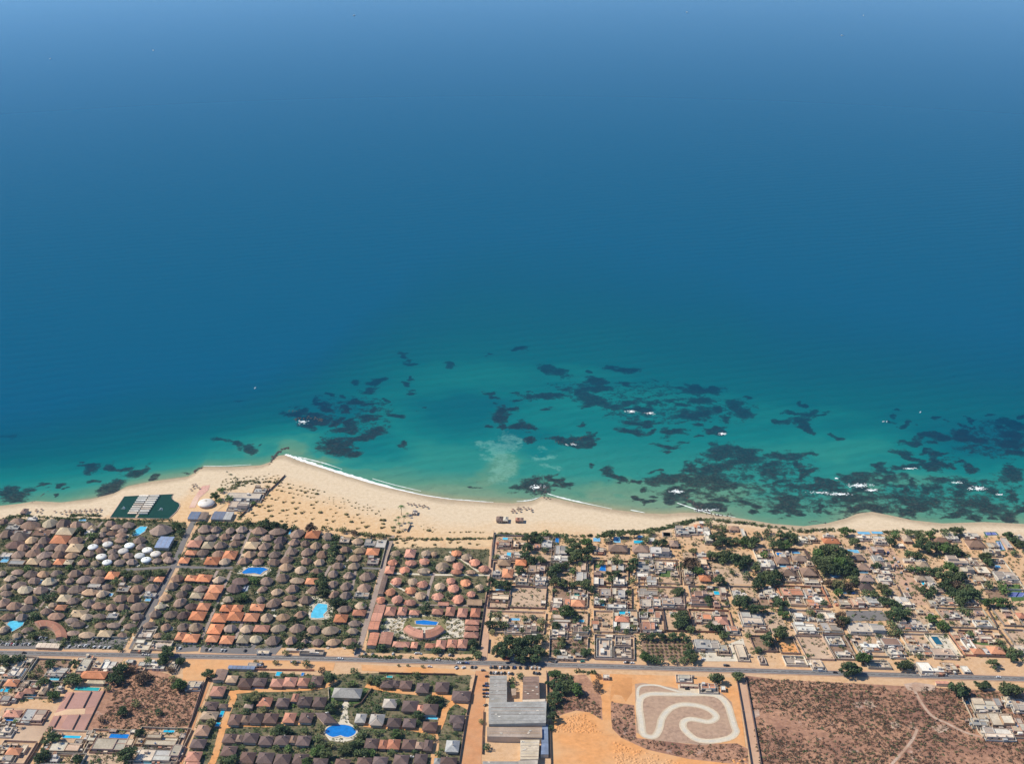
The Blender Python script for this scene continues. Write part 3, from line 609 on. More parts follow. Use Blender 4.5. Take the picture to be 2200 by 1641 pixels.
def pool(pxs, k, rim=1.0, z=.5, look=None, name='swimming_pool', rimm=None, cat='pool'):
    P = ccw([tuple(at(x, y, z))[:2] for x, y in pxs]); n = len(P)
    c = Vector((sum(p[0] for p in P) / n, sum(p[1] for p in P) / n, 0)); Q = [Vector((p[0] - c.x, p[1] - c.y, 0)) for p in P]
    out = []
    for q in Q: out.append(q + q.normalized() * rim)
    o = empty(name, c); r = MB(); r.ring(out, Q, 0, z + .12); ob('pool_rim', r.mesh('pool_rim', rimm or ROOF['C']), o)
    wt = MB(); wt.prism([tuple(q)[:2] for q in Q], .02, z, True); ob('water', wt.mesh('water', pool_mat(k)), o)
    cx, cy = to_px(c.x, c.y, z); ru = max(abs(q.x) for q in Q) + rim; rv = max(abs(q.y) for q in Q) + rim
    FOOT.append((c, Vector((ru, 0, 0)), Vector((0, rv, 0))))
    thing(o, look or ({True: 'small ', False: ''}[ru * rv * 4 < 130] + PWORD[k] + ' swimming pool'), cat, 'swimming pools', cx, cy, look); return o
def boxpool(cx, cy, w, h, k, slope=None):
    s = side_slope(cx, cy) if slope is None else slope
    pool([(cx - w / 2 + s * h / 2, cy + h / 2 - w / 2 * TILT), (cx + w / 2 + s * h / 2, cy + h / 2 + w / 2 * TILT), (cx + w / 2 - s * h / 2, cy - h / 2 + w / 2 * TILT), (cx - w / 2 - s * h / 2, cy - h / 2 - w / 2 * TILT)], k, .8)
LOTS = []
def boxsheet(pan, x0, y0, x1, y1, m, name='plot', label=None, wall=None):
    cx, cy = pp(pan, (x0 + x1) / 2, (y0 + y1) / 2); s = PAN[pan][2]; w, h = (x1 - x0) * s, (y1 - y0) * s; sl = side_slope(cx, cy)
    q = [(cx - w / 2 + sl * h / 2, cy + h / 2 - w / 2 * TILT), (cx + w / 2 + sl * h / 2, cy + h / 2 + w / 2 * TILT), (cx + w / 2 - sl * h / 2, cy - h / 2 + w / 2 * TILT), (cx - w / 2 - sl * h / 2, cy - h / 2 - w / 2 * TILT)]
    sheet(name, q, m, label=label); LOTS.append((q, m.name))
    if wall: wall_line(q, wall, True)
def wall_line(pxs, code, closed=False, h=2.3, T=.35, look=None):
    P = [at(x, y, 0) for x, y in pxs]; c = sum(P, Vector()) / len(P); c.z = 0; P = [p - c for p in P]; n = len(P); mb = MB()
    for i in range(n if closed else n - 1):
        p, q = P[i], P[(i + 1) % n]; d = q - p
        if d.length < .5: continue
        e = Vector((-d.y, d.x, 0)).normalized() * T / 2; f = d.normalized() * T / 2
        mb.box((p + q) / 2, d / 2 - f, e, -.05, h)
    o = ob('compound_wall', mb.mesh('compound_wall', ROOF[code]), None, c); m = P[n // 2] + c if not closed else c; cx, cy = to_px(m.x, m.y, 1)
    thing(o, look or ({'M': 'rust brown', 'C': 'cream', 'B': 'beige', 'W': 'white', 'G': 'grey', 'R': 'terracotta', 'd': 'dark brown'}[code] + (' wall round a plot' if closed else ' boundary wall')), 'wall', 'compound walls', cx, cy)

# ------------------------------------------------------------------ plants
def leaf_mesh(name, blobs, per, size, m, seed, squash=.8):
    """leaf-sized faces spread through a few overlapping clumps"""
    g = np.random.default_rng(seed); cs, = (np.concatenate([np.array(b[:3]) + (lambda d: d / np.linalg.norm(d, axis=1, keepdims=True) * (g.random((per, 1)) ** .45) * np.array([b[3], b[3], b[3] * squash]))(g.normal(size=(per, 3))) for b in blobs]),)
    return quads_mesh(name, cs, size * g.uniform(.6, 1.3, len(cs)), m, g)
def quads_mesh(name, cs, sz, m, g, up=.55, mi=None):
    n = len(cs); nrm = g.normal(size=(n, 3)); nrm[:, 2] = np.abs(nrm[:, 2]) + up; nrm /= np.linalg.norm(nrm, axis=1, keepdims=True)
    t = np.cross(nrm, g.normal(size=(n, 3))); t /= np.linalg.norm(t, axis=1, keepdims=True); bt = np.cross(nrm, t)
    a = t * sz[:, None]; b = bt * (sz * .62)[:, None]
    V = np.stack([cs - a - b * .35, cs + a * .1 - b, cs + a + b * .2, cs - a * .2 + b], 1).reshape(-1, 3).astype(np.float32)
    me = bpy.data.meshes.new(name); me.vertices.add(4 * n); me.vertices.foreach_set('co', V.ravel()); me.loops.add(4 * n)
    me.loops.foreach_set('vertex_index', np.arange(4 * n, dtype=np.int32)); me.polygons.add(n); me.polygons.foreach_set('loop_start', np.arange(0, 4 * n, 4, dtype=np.int32))
    for x in (m if isinstance(m, list) else [m]): me.materials.append(x)
    if mi is not None: me.polygons.foreach_set('material_index', mi.astype(np.int32))
    me.update(calc_edges=True); return me
LEAF = {'d': leaf_mat('leaves_dark_green', (.054, .084, .034)), 'g': leaf_mat('leaves_green', (.074, .125, .034)), 'm': leaf_mat('leaves_mid_green', (.090, .116, .046)), 'l': leaf_mat('leaves_olive', (.15, .145, .06)), 't': leaf_mat('leaves_dune_olive', (.24, .19, .075)), 'b': leaf_mat('leaves_dry_brown', (.12, .078, .05))}
TWORD = {'d': 'dark green', 'g': 'bright green', 'm': 'mid green', 'l': 'olive', 'b': 'dry brown'}
BARK = mat('bark', (.13, .09, .06), scale=2)
TREES = {}
def tree_meshes(code, k):
    if (code, k) in TREES: return TREES[code, k]
    rnd = random.Random(hash((ord(code), k)) % 9973); blobs = []
    nb = rnd.randint(8, 12)
    for i in range(nb):
        a = i * 2.4 + rnd.uniform(-.4, .4); r = .34 * math.sqrt((i + .3) / nb) * rnd.uniform(.8, 1.25)
        blobs.append((r * math.cos(a), r * math.sin(a), .5 + rnd.uniform(-.1, .16) - r * .35, rnd.uniform(.13, .22)))
    cr = leaf_mesh('crown', blobs, 125, .048, LEAF[code], rnd.randint(0, 9999), .75)
    tr = MB(); n = 7
    rings = [(0, 0, 0, .05), (.01, .01, .12, .034), (-.01, .02, .28, .026), (.0, .0, .45, .014)]
    for q, (x, y, z, r) in enumerate(rings):
        tr.v += [(x + r * math.cos(i * 6.28318 / n), y + r * math.sin(i * 6.28318 / n), z) for i in range(n)]
        if q: tr.f += [((q - 1) * n + i, (q - 1) * n + (i + 1) % n, q * n + (i + 1) % n, q * n + i) for i in range(n)]
    for b in blobs[:5]:                                                 # limbs
        p = Vector((-.005, .015, .24)); d = Vector(b[:3]) - p; s = Vector((-d.y, d.x, 0)).normalized(); u = d.cross(s).normalized()
        tr.add([tuple(p + s * .016), tuple(p + u * .016), tuple(p - s * .016), tuple(p - u * .016), tuple(p + d)], [(0, 1, 4), (1, 2, 4), (2, 3, 4), (3, 0, 4)])
    TREES[code, k] = (cr, tr.mesh('trunk', BARK)); return TREES[code, k]
TREE_LIST = []
def trees(pan, txt):
    for e in rows(txt):
        x, y = pp(pan, float(e[0]), float(e[1])); TREE_LIST.append((x, y, float(e[2]) * PAN[pan][2] * 1.2, e[3] if len(e) > 3 else 'm'))
def build_trees():
    TREE_LIST.sort(key=lambda t: -t[2]); rest = []
    for i, (x, y, w, code) in enumerate(TREE_LIST):
        rnd = random.Random(i * 17 + 3)
        c0 = at(x, y, 0); dist = math.sqrt(c0.x ** 2 + c0.y ** 2 + CAM_H ** 2); W = w * dist / FPX; c = at(x, y, W * .45)
        if i >= 296: rest.append((c, W, code)); continue
        k = rnd.randrange(5); cr, tr = tree_meshes(code, k); o = empty('tree', (c.x, c.y, 0)); o.scale = (W, W, W * rnd.uniform(.85, 1.05)); o.rotation_euler.z = rnd.uniform(0, 6.28)
        ob('trunk', tr, o); ob('crown', cr, o)
        thing(o, {True: 'broad ', False: ''}[W > 13] + TWORD[code] + ' leafy tree', 'tree', 'trees among the houses', x, y)
    if rest:
        g = np.random.default_rng(5); cs, sz, mi = [], [], []; key = 'dgmlb'
        for c, W, code in rest:
            n = 150; d = g.normal(size=(n, 3)); d /= np.linalg.norm(d, axis=1, keepdims=True); d *= (g.random((n, 1)) ** .4) * np.array([W * .48, W * .48, W * .33]); d += np.array([c.x, c.y, W * .4])
            cs.append(d); sz.append(W * .09 * g.uniform(.6, 1.3, n)); mi.append(np.full(n, key.index(code)))
        structure(ob('small_trees', quads_mesh('small_trees', np.concatenate(cs), np.concatenate(sz), [LEAF[q] for q in key], g, mi=np.concatenate(mi))), 'smaller bushy trees scattered among the houses', 'stuff')
def clumps(name, pts, rad, per, size, mats, seed, label, hz=.7, weights=None):
    """a mass of shrubs nobody could count: one object"""
    g = np.random.default_rng(seed); n = len(pts); P = np.array([(p[0], p[1], 0) for p in pts]); Rd = rad * g.uniform(.55, 1.5, n)
    d = g.normal(size=(n, per, 3)); d /= np.linalg.norm(d, axis=2, keepdims=True); d *= g.random((n, per, 1)) ** .4; d[:, :, 2] = np.abs(d[:, :, 2]) * hz
    cs = (P[:, None, :] + d * Rd[:, None, None]).reshape(-1, 3); sz = np.repeat(Rd, per) * size * g.uniform(.6, 1.3, n * per)
    mi = np.repeat(g.choice(len(mats), n, p=weights), per)
    structure(ob(name, quads_mesh(name, cs, sz, mats, g, mi=mi)), label, 'stuff')
def inside(poly_, x, y):
    r = False; j = len(poly_) - 1
    for i in range(len(poly_)):
        a, b = poly_[i], poly_[j]
        if (a[1] > y) != (b[1] > y) and x < (b[0] - a[0]) * (y - a[1]) / (b[1] - a[1]) + a[0]: r = not r
        j = i
    return r
CLEAR = []                  # roads and courts kept clear: lists of (world points, half width)
def seg_near(x, y):
    for pts, hw in CLEAR:
        for a, b in zip(pts, pts[1:]):
            dx, dy = b[0] - a[0], b[1] - a[1]; t = max(0, min(1, ((x - a[0]) * dx + (y - a[1]) * dy) / (dx * dx + dy * dy + 1e-9)))
            if (x - a[0] - t * dx) ** 2 + (y - a[1] - t * dy) ** 2 < hw * hw: return True
    return False
def scatter(pan, txt, n, seed, k=.98, foot=True):
    """random ground points inside a picture polygon, clear of houses, pools and streets"""
    W = [tuple(at(x, y, 0))[:2] for x, y in poly(pan, txt)]; rnd = random.Random(seed); out = []
    x0, x1 = min(p[0] for p in W), max(p[0] for p in W); y0, y1 = min(p[1] for p in W), max(p[1] for p in W)
    fp = [(c.x, c.y, (U.x, U.y), (V.x, V.y), U.x * V.y - U.y * V.x, max(U.length, V.length) * 1.6) for c, U, V in FOOT if x0 - 30 < c.x < x1 + 30 and y0 - 30 < c.y < y1 + 30] if foot else []
    for _ in range(n):
        x, y = rnd.uniform(x0, x1), rnd.uniform(y0, y1)
        if not inside(W, x, y) or seg_near(x, y): continue
        for cx, cy, U, V, det, rr in fp:
            dx, dy = x - cx, y - cy
            if abs(dx) > rr or abs(dy) > rr: continue
            a = (dx * V[1] - dy * V[0]) / det; b = (dy * U[0] - dx * U[1]) / det
            if max(abs(a), abs(b)) < k and a * a + b * b < 1.45 * k: break
        else: out.append((x, y))
    return out
# ------------------------------------------------------------------ cars, parasols, small beach things
CARP = {'white': (.75, .75, .74), 'black': (.02, .02, .022), 'grey': (.2, .2, .21), 'silver': (.45, .46, .47), 'red': (.35, .03, .03), 'blue': (.05, .1, .3), 'green': (.03, .25, .2)}
CARM = {k: mat('car_paint_' + k, c, var=.05, rnd=.05, rough=.3, spec=.5) for k, c in CARP.items()}
RUBBER = mat('rubber', (.02, .02, .02)); CARMESH = {}
def car_mesh(col):
    if col in CARMESH: return CARMESH[col]
    prof = [(-2.15, .35), (-2.2, .8), (-1.9, .95), (.9, .95), (2.0, .85), (2.2, .65), (2.15, .35)]
    def loft(pr, hw, taper=0):
        n = len(pr); vs = [(x, -hw + (taper if z > 1.2 else 0), z) for x, z in pr] + [(x, hw - (taper if z > 1.2 else 0), z) for x, z in pr]
        return vs, [tuple(range(n)), tuple(range(2 * n - 1, n - 1, -1))] + [(i, n + i, n + (i + 1) % n, (i + 1) % n) for i in range(n)]
    b = MB(); b.add(*loft(prof, .9)); ro = MB(); ro.add(*loft([(-1.25, 1.36), (-1.2, 1.47), (.0, 1.5), (.25, 1.38)], .72)); g = MB(); g.add(*loft([(-1.85, .94), (-1.25, 1.4), (.25, 1.4), (1.0, .94)], .8, .1))
    wh = []
    for x in (-1.35, 1.35):
        for y in (-.86, .86):
            q = MB(); n = 10; q.v += [(x + .33 * math.cos(i * .6283), y - .1, .33 + .33 * math.sin(i * .6283)) for i in range(n)] + [(x + .33 * math.cos(i * .6283), y + .1, .33 + .33 * math.sin(i * .6283)) for i in range(n)]
            q.f += [tuple(range(n)), tuple(range(2 * n - 1, n - 1, -1))] + [(i, n + i, n + (i + 1) % n, (i + 1) % n) for i in range(n)]; wh.append(q.mesh('wheel', RUBBER))
    CARMESH[col] = [('body', b.mesh('body', CARM[col])), ('cabin_roof', ro.mesh('cabin_roof', CARM[col])), ('window', g.mesh('window', DARK))] + [('wheel', x) for x in wh]; return CARMESH[col]
def cars(pan, txt, where, zz=.34):
    for e in rows(txt):
        x, y = pp(pan, float(e[0]), float(e[1])); col = e[2]; ang = float(e[3]) if len(e) > 3 else 90; c = at(x, y, zz)
        o = empty('parked_car' if 'road' not in where else 'car', (c.x, c.y, zz)); o.rotation_euler.z = R(ang - 2)
        for n, me in car_mesh(col): ob(n, me, o)
        thing(o, col + ' car ' + where, 'car', 'cars ' + where, x, y)
_sm = {}
def small(kind):
    if kind in _sm: return _sm[kind]
    if kind == 'parasol':
        c = MB(); n = 10; c.add([(1.6 * math.cos(i * .6283), 1.6 * math.sin(i * .6283), 2.0) for i in range(n)] + [(0, 0, 2.9)], [(i, (i + 1) % n, n) for i in range(n)]); p = MB(); p.prism([(.07 * math.cos(i * 1.57), .07 * math.sin(i * 1.57)) for i in range(4)], 0, 2.3)
        _sm[kind] = [('canopy', c.mesh('canopy', ROOF['b'])), ('pole', p.mesh('pole', BARK))]
    if kind in ('tuft', 'tuft2'):
        rnd = random.Random(4 if kind == 'tuft' else 9); bl = [(rnd.uniform(-.5, .5), rnd.uniform(-.35, .35), .1, rnd.uniform(.35, .5)) for _ in range(5)]
        _sm[kind] = leaf_mesh('beach_shrub', bl, 26, .17, LEAF['t' if kind == 'tuft' else 'l'], 6, .8)
    if kind == 'palm':
        t = MB(); n = 6
        for q, (x, z, r) in enumerate([(0, 0, .2), (.15, 2.5, .15), (.4, 5, .13), (.6, 6.6, .11)]):
            t.v += [(x + r * math.cos(i * 6.283 / n), r * math.sin(i * 6.283 / n), z) for i in range(n)]
            if q: t.f += [((q - 1) * n + i, (q - 1) * n + (i + 1) % n, q * n + (i + 1) % n, q * n + i) for i in range(n)]
        f = MB()
        for i in range(13):
            a = i * 2.4; L = 2.7; d = Vector((math.cos(a), math.sin(a), 0)); s = Vector((-d.y, d.x, 0)); pr = None
            for k in range(5):
                u = k / 4; p = Vector((.6, 0, 6.6)) + d * L * u + Vector((0, 0, .9 * u - 2.1 * u * u + (.25 if i % 2 else 0))); wd = .42 * (1 - u) + .06
                cur = [tuple(p + s * wd - Vector((0, 0, .15))), tuple(p), tuple(p - s * wd - Vector((0, 0, .15)))]
                if pr: f.add(pr + cur, [(0, 1, 4, 3), (1, 2, 5, 4)])
                pr = cur
        _sm[kind] = [('trunk', t.mesh('trunk', BARK)), ('crown', f.mesh('crown', LEAF['g']))]
    return _sm[kind]
def parasols(pan, txt, look, grp):
    for e in rows(txt):
        x, y = pp(pan, float(e[0]), float(e[1])); c = at(x, y, 0); o = empty('beach_parasol', (c.x, c.y, -.3))
        for n, me in small('parasol'): ob(n, me, o)
        thing(o, look, 'parasol', grp, x, y)
def palms(pan, txt):
    for e in rows(txt):
        x, y = pp(pan, float(e[0]), float(e[1])); c = at(x, y, 6); o = empty('palm_tree', (c.x, c.y, -.2)); o.rotation_euler.z = x; s = float(e[2]) * PAN[pan][2] * .55 / 5.4
        o.scale = (s, s, s)
        for n, me in small('palm'): ob(n, me, o)
        thing(o, 'slender palm tree with drooping fronds', 'palm', 'palm trees', x, y)
TUFTS = 0
def tufts(pan, txt, wd=None, where='on the dune sand'):
    global TUFTS
    for e in rows(txt):
        if TUFTS >= 298: return
        TUFTS += 1
        x, y = pp(pan, float(e[0]), float(e[1])); w_ = float(e[2]) if len(e) > 2 else wd; c = at(x, y, 0); kd = 'tuft2' if TUFTS % 3 == 0 else 'tuft'
        o = ob('beach_shrub', small(kd), None, (c.x, c.y, 0)); s = w_ * PAN[pan][2] * .55 * .82; o.scale = (s, s, s * .8); o.rotation_euler.z = TUFTS * .37 % .8 - .4
        thing(o, ('pale olive' if kd == 'tuft' else 'dark olive') + ' shrub', 'shrub', 'low shrubs on the dune sand', x, y)
def rocks(pan, txt, look, rad, n, seed, wid=4.0):
    """a groyne or outcrop: many stones heaped along a line, one thing"""
    rnd = random.Random(seed); pts = [at(x, y, SEA_Z) for x, y in poly(pan, txt)]; c = sum(pts, Vector()) / len(pts); mb = MB()
    path = smooth_path([tuple(p) for p in pts], k=8)
    for _ in range(n):
        i = rnd.uniform(0, len(path) - 1.01); a = Vector(path[int(i)]); b = Vector(path[int(i) + 1]); p = a.lerp(b, i % 1) - c
        p += Vector((rnd.gauss(0, wid * .4), rnd.gauss(0, wid * .4), 0)); r = rad * rnd.uniform(.45, 1.25); k = 6; vs = []
        for q, (f, z) in enumerate(((1.0, -.9), (1.05, .2), (.7, .75), (0.25, 1.0))):
            vs += [(p.x + r * f * rnd.uniform(.75, 1.2) * math.cos(t * 6.283 / k + q), p.y + r * f * rnd.uniform(.75, 1.2) * math.sin(t * 6.283 / k + q), -.3 + r * z * rnd.uniform(.5, .8)) for t in range(k)]
        fs = [(q * k + t, q * k + (t + 1) % k, (q + 1) * k + (t + 1) % k, (q + 1) * k + t) for q in range(3) for t in range(k)] + [tuple(range(3 * k, 4 * k))]
        mb.add(vs, fs)
    o = ob('rock_groyne' if 'groyne' in look else 'rock_outcrop', mb.mesh('rocks', mat('dark_rock', (.085, .075, .072), scale=.9, rnd=.1)), None, (c.x, c.y, SEA_Z))
    cx, cy = to_px(c.x, c.y, 0); thing(o, look, 'rocks', None, cx, cy, look)
# ------------------------------------------------------------------ ground sheets: gardens, plots, roads, yards
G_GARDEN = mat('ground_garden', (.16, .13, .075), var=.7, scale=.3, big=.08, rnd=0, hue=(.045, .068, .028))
G_LOT = mat('ground_plot_earth', (.47, .305, .19), var=.35, scale=.2, big=.03, rnd=0, hue=(.46, .33, .23))
G_BROWN = mat('ground_brown_plot', (.235, .15, .105), var=.4, scale=.2, big=.04, rnd=0, hue=(.32, .2, .13))
G_BARE = mat('ground_bare_plot', (.50, .355, .245), var=.22, scale=.12, big=.03, rnd=0, hue=(.38, .25, .17))
G_SCRUB = mat('ground_scrub', (.37, .20, .125), var=.55, scale=.22, big=.02, rnd=0, hue=(.19, .09, .065))
_nt = G_SCRUB.node_tree; _b = _nt.nodes['Principled BSDF']; _c = _b.inputs['Base Color'].links[0].from_socket; _f = _noise(_nt, _pos(_nt), .035, 6, .75)
_nt.links.new(_mix(_nt, _ramp(_nt, _f, [(.60, 0.0), (.72, .8)]), _c, (.52, .42, .36)), _b.inputs['Base Color'])
G_ORANGE = mat('ground_orange_dirt', (.61, .285, .108), var=.22, scale=.16, big=.02, rnd=0, hue=(.56, .36, .2))
G_RED = mat('ground_red_dirt', (.50, .235, .11), var=.2, scale=.2, big=.04, rnd=0, hue=(.5, .28, .15))
G_PINK = mat('ground_pinkish_dirt', (.47, .29, .195), var=.15, scale=.2, big=.04, rnd=0, hue=(.5, .33, .22))
G_LAWN = mat('grass_lawn', (.075, .13, .035), var=.35, scale=.5, big=.06, rnd=0, hue=(.1, .14, .05))
G_ASPH = mat('asphalt', (.165, .15, .145), var=.18, scale=.5, big=.03, rnd=0, hue=(.2, .18, .165))
G_ROAD = mat('road_asphalt', (.125, .112, .11), var=.15, scale=.6, big=.05, rnd=0, hue=(.16, .145, .135))
G_LANE = mat('lane_paving', (.33, .255, .215), var=.2, scale=.5, big=.05, rnd=0)
G_PAVE = mat('pale_paving', (.60, .53, .42), var=.15, scale=.6, big=.08, rnd=0)
G_WHITE = mat('road_paint', (.75, .74, .7), var=.08, scale=1, rnd=0)
G_CLAY = mat('clay_court', (.50, .27, .20), var=.1, scale=.5, big=.05, rnd=0)
G_BLUEC = mat('blue_court', (.10, .13, .36), var=.08, scale=.5, rnd=0)
# walled resort on the left
A1 = "-60 1128 30 1110 60 1116 165 1112 300 1118 395 1122 402 1128 372 1214 330 1290 262 1396 -60 1380"; A2 = "432 1122 560 1124 700 1150 836 1160 812 1230 772 1388 560 1392 300 1388 380 1235 405 1165"
BB = "846 1172 1052 1180 1046 1260 1032 1405 785 1402 800 1300 835 1200"; DD = "470 1438 680 1450 830 1444 1012 1450 985 1645 395 1645 430 1540"
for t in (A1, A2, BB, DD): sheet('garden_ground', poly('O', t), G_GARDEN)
sheet('sand_garden', poly('P3', "300 350 760 350 760 440 290 450"), mat('ground_dune_garden', (.62, .43, .25), var=.2, scale=.2, rnd=0)); sheet('sand_garden', poly('P3', "815 360 1275 355 1270 430 820 440"), MATS['ground_dune_garden'])
# plots of the beach town
for x0, y0, x1, y1 in ((180, 335, 760, 580), (175, 605, 705, 800), (740, 590, 1105, 805), (735, 1325, 1110, 1545), (140, 1080, 690, 1290), (760, 1080, 1110, 1300), (1170, 580, 1510, 800), (1170, 835, 1545, 1040), (1600, 570, 2020, 800), (1615, 835, 2060, 1030), (1170, 1075, 1360, 1280), (1370, 1065, 1600, 1280), (1620, 1060, 1860, 1275), (1870, 1060, 2110, 1270), (1180, 1315, 1570, 1550)):
    boxsheet('P4', x0, y0, x1, y1, G_LOT, wall=RN.choice('MBC'))
boxsheet('P4', 135, 880, 335, 1045, G_BARE, wall='M'); boxsheet('P4', 345, 835, 700, 1042, G_BARE, wall='M'); boxsheet('P4', 765, 840, 935, 1030, G_BROWN, wall='M'); boxsheet('P4', 940, 840, 1110, 1030, G_LOT, wall='C'); boxsheet('P4', 1650, 1330, 2120, 1550, G_BROWN)
boxsheet('P4', 745, 1330, 1100, 1500, G_BROWN)
for x0, y0, x1, y1, mm, wl in ((340, 490, 720, 800, G_LOT, None), (1030, 470, 1220, 640, G_LOT, 'C'), (1215, 470, 1400, 790, G_LOT, 'M'), (1370, 465, 1600, 790, G_LOT, 'M'), (385, 835, 730, 1025, G_LOT, 'B'), (790, 835, 1230, 1020, G_LOT, 'C'), (1270, 830, 1720, 1020, G_LOT, 'R'), (1590, 840, 1720, 920, G_BROWN, 'B'),
                     (390, 1065, 790, 1280, G_LOT, 'R'), (880, 1070, 1310, 1290, G_BARE, None), (1400, 1070, 1830, 1280, G_LOT, 'C'), (990, 1320, 1210, 1470, G_BROWN, 'M'), (1240, 1330, 1420, 1490, G_ORANGE, 'B'), (1470, 1320, 1740, 1550, G_BARE, 'B'), (1745, 1310, 1960, 1550, G_BROWN, 'B'), (960, 930, 1240, 1020, G_BROWN, None), (740, 640, 960, 800, G_BARE, None)):
    boxsheet('P5', x0, y0, x1, y1, mm, wall=wl)
for x0, y0, x1, y1, mm, wl in ((480, 440, 680, 850, G_LOT, None), (690, 440, 960, 1000, G_LOT, None), (1010, 540, 1260, 990, G_LOT, None), (1440, 510, 1700, 740, G_LOT, None), (1700, 560, 2100, 860, G_LOT, 'C'), (1040, 1050, 1330, 1260, G_LOT, None), (1390, 1050, 1860, 1240, G_LOT, 'C'), (1930, 1020, 2130, 1220, G_LOT, 'B'), (530, 1310, 800, 1520, G_LOT, 'C'), (790, 1310, 980, 1510, G_LOT, 'B'),
                     (1040, 1300, 1290, 1510, G_LOT, 'C'), (1290, 1300, 1520, 1520, G_PAVE, 'C'), (1540, 1290, 1700, 1510, G_LOT, 'R'), (1640, 1270, 1980, 1520, G_LOT, 'M'), (2090, 1260, 2280, 1500, G_BARE, 'B'), (1820, 820, 2010, 940, G_BROWN, None), (280, 930, 980, 1010, G_LOT, None)):
    boxsheet('P6', x0, y0, x1, y1, mm, wall=wl)
sheet('lawn', poly('P6', "2030 800 2150 800 2210 960 2080 970"), G_LAWN); sheet('lawn', poly('P4', "1800 670 1900 655 1970 700 1960 730 1850 730 1800 720"), G_LAWN); sheet('lawn', poly('P4', "1180 600 1230 600 1250 640 1180 640"), G_LAWN); sheet('lawn', poly('P6', "1640 1280 1700 1280 1740 1370 1900 1370 1930 1400 1790 1400 1690 1380"), G_LAWN)
sheet('lawn', poly('P5', "550 840 650 840 660 880 560 880"), G_LAWN)
sheet('paved_yard', poly('P6', "440 1060 800 1060 880 1160 470 1165"), G_ASPH)
sheet('village_street', poly('P6', "830 450 900 445 1010 620 1180 830 1270 1000 1140 1005 960 760"), G_PINK)
sheet('paved_yard', poly('P5', "440 1440 640 1440 900 1330 960 1558 520 1558"), G_PAVE)
for x0, y0, x1, y1, mm, wl in ((-40, 160, 330, 420, G_LOT, 'C'), (300, 190, 700, 430, G_BROWN, 'B'), (840, 160, 1290, 300, G_LOT, None), (-40, 420, 240, 650, G_LOT, 'B'), (260, 430, 640, 600, G_LOT, 'C'), (-20, 700, 260, 860, G_LOT, None), (150, 850, 480, 1050, G_BARE, None), (-20, 1070, 330, 1310, G_LOT, 'B'), (500, 960, 960, 1200, G_LOT, 'C'), (950, 950, 1420, 1160, G_LOT, 'C'), (1440, 930, 1980, 1290, G_LOT, 'C'), (420, 1200, 900, 1320, G_LOT, 'C'), (900, 1170, 1440, 1320, G_BARE, None), (1500, 190, 1960, 330, G_LOT, None)):
    boxsheet('Q3', x0, y0, x1, y1, mm, wall=wl)
# scrub, dirt and courts south of the main road
sheet('scrub_ground', poly('Q6', "2030 310 2300 345 4700 470 4700 1300 2190 1300"), G_SCRUB); sheet('scrub_ground', poly('Q3', "1130 300 1480 230 1990 400 2000 480 2190 440 2040 900 1500 960 930 960 1110 520"), G_SCRUB)
sheet('orange_yard', poly('Q6', "560 290 1950 330 2070 1300 200 1300 170 780 600 460"), G_ORANGE); sheet('scrub_ground', poly('Q6', "760 560 980 590 1000 900 1280 930 1500 960 1950 950 2050 1000 2060 1160 1500 1100 1100 1010 860 900 760 800"), G_SCRUB); sheet('scrub_ground', poly('Q6', "180 320 520 300 660 480 690 640 690 740 560 660 430 640 260 690 180 600"), G_SCRUB)
sheet('reddish_earth', poly('Q6', "690 440 790 340 960 330 960 470 900 560 860 500 790 490 745 560 740 700 690 700"), mat('ground_reddish_earth', (.57, .265, .10), var=.2, scale=.2, rnd=0))
sheet('track_infield', poly('Q6', "985 390 1060 380 1330 420 1500 460 1800 470 1900 560 1960 820 1900 920 1650 970 1150 920 1000 850"), mat('ground_infield', (.36, .235, .165), var=.4, scale=.25, rnd=0, hue=(.44, .3, .2)))
sheet('sandy_lot', poly('Q3', "1990 190 2210 200 2200 400 2000 410 1960 330"), G_ORANGE); sheet('sandy_lot', poly('Q4', "100 180 820 185 1700 215 1680 300 560 290 400 400 330 370 60 400"), G_ORANGE); sheet('sandy_lot', poly('Q5', "90 300 1150 350 1310 345 1320 320 1240 290 80 235"), G_ORANGE)
sheet('red_lane', poly('Q4', "330 360 395 350 230 760 60 1310 -10 1310 140 880"), G_RED); sheet('pinkish_street', poly('Q6', "1950 340 2025 330 2180 1160 2085 1160"), G_PINK); sheet('dirt_street', poly('Q5', "1310 300 1450 310 1420 560 1380 980 1370 1310 1150 1310 1240 700"), G_RED)
sheet('parking_lot', poly('Q1', "690 985 1385 955 1340 1060 690 1072"), G_ASPH); sheet('parking_lot', poly('Q1', "-20 965 650 960 630 1070 -20 1068"), G_ASPH); sheet('parking_lot', poly('Q2', "-10 918 242 910 208 1000 -10 1010"), G_ASPH); sheet('parking_lot', poly('Q2', "246 935 800 918 730 1032 228 1012"), G_ASPH); sheet('parking_lot', poly('Q2', "745 985 960 930 1055 935 970 1035 725 1030"), G_ASPH)
sheet('plaza', poly('P3', "250 1110 420 1095 620 1085 830 1100 990 1120 1010 1320 830 1330 640 1360 450 1350 180 1290 160 1230"), G_PAVE)
sheet('plaza_lawn', poly('P3', "420 1140 560 1115 720 1115 815 1145 825 1270 720 1220 480 1220 385 1260"), mat('ground_planting', (.16, .15, .06), var=.5, scale=.4, rnd=0, hue=(.3, .24, .13)))
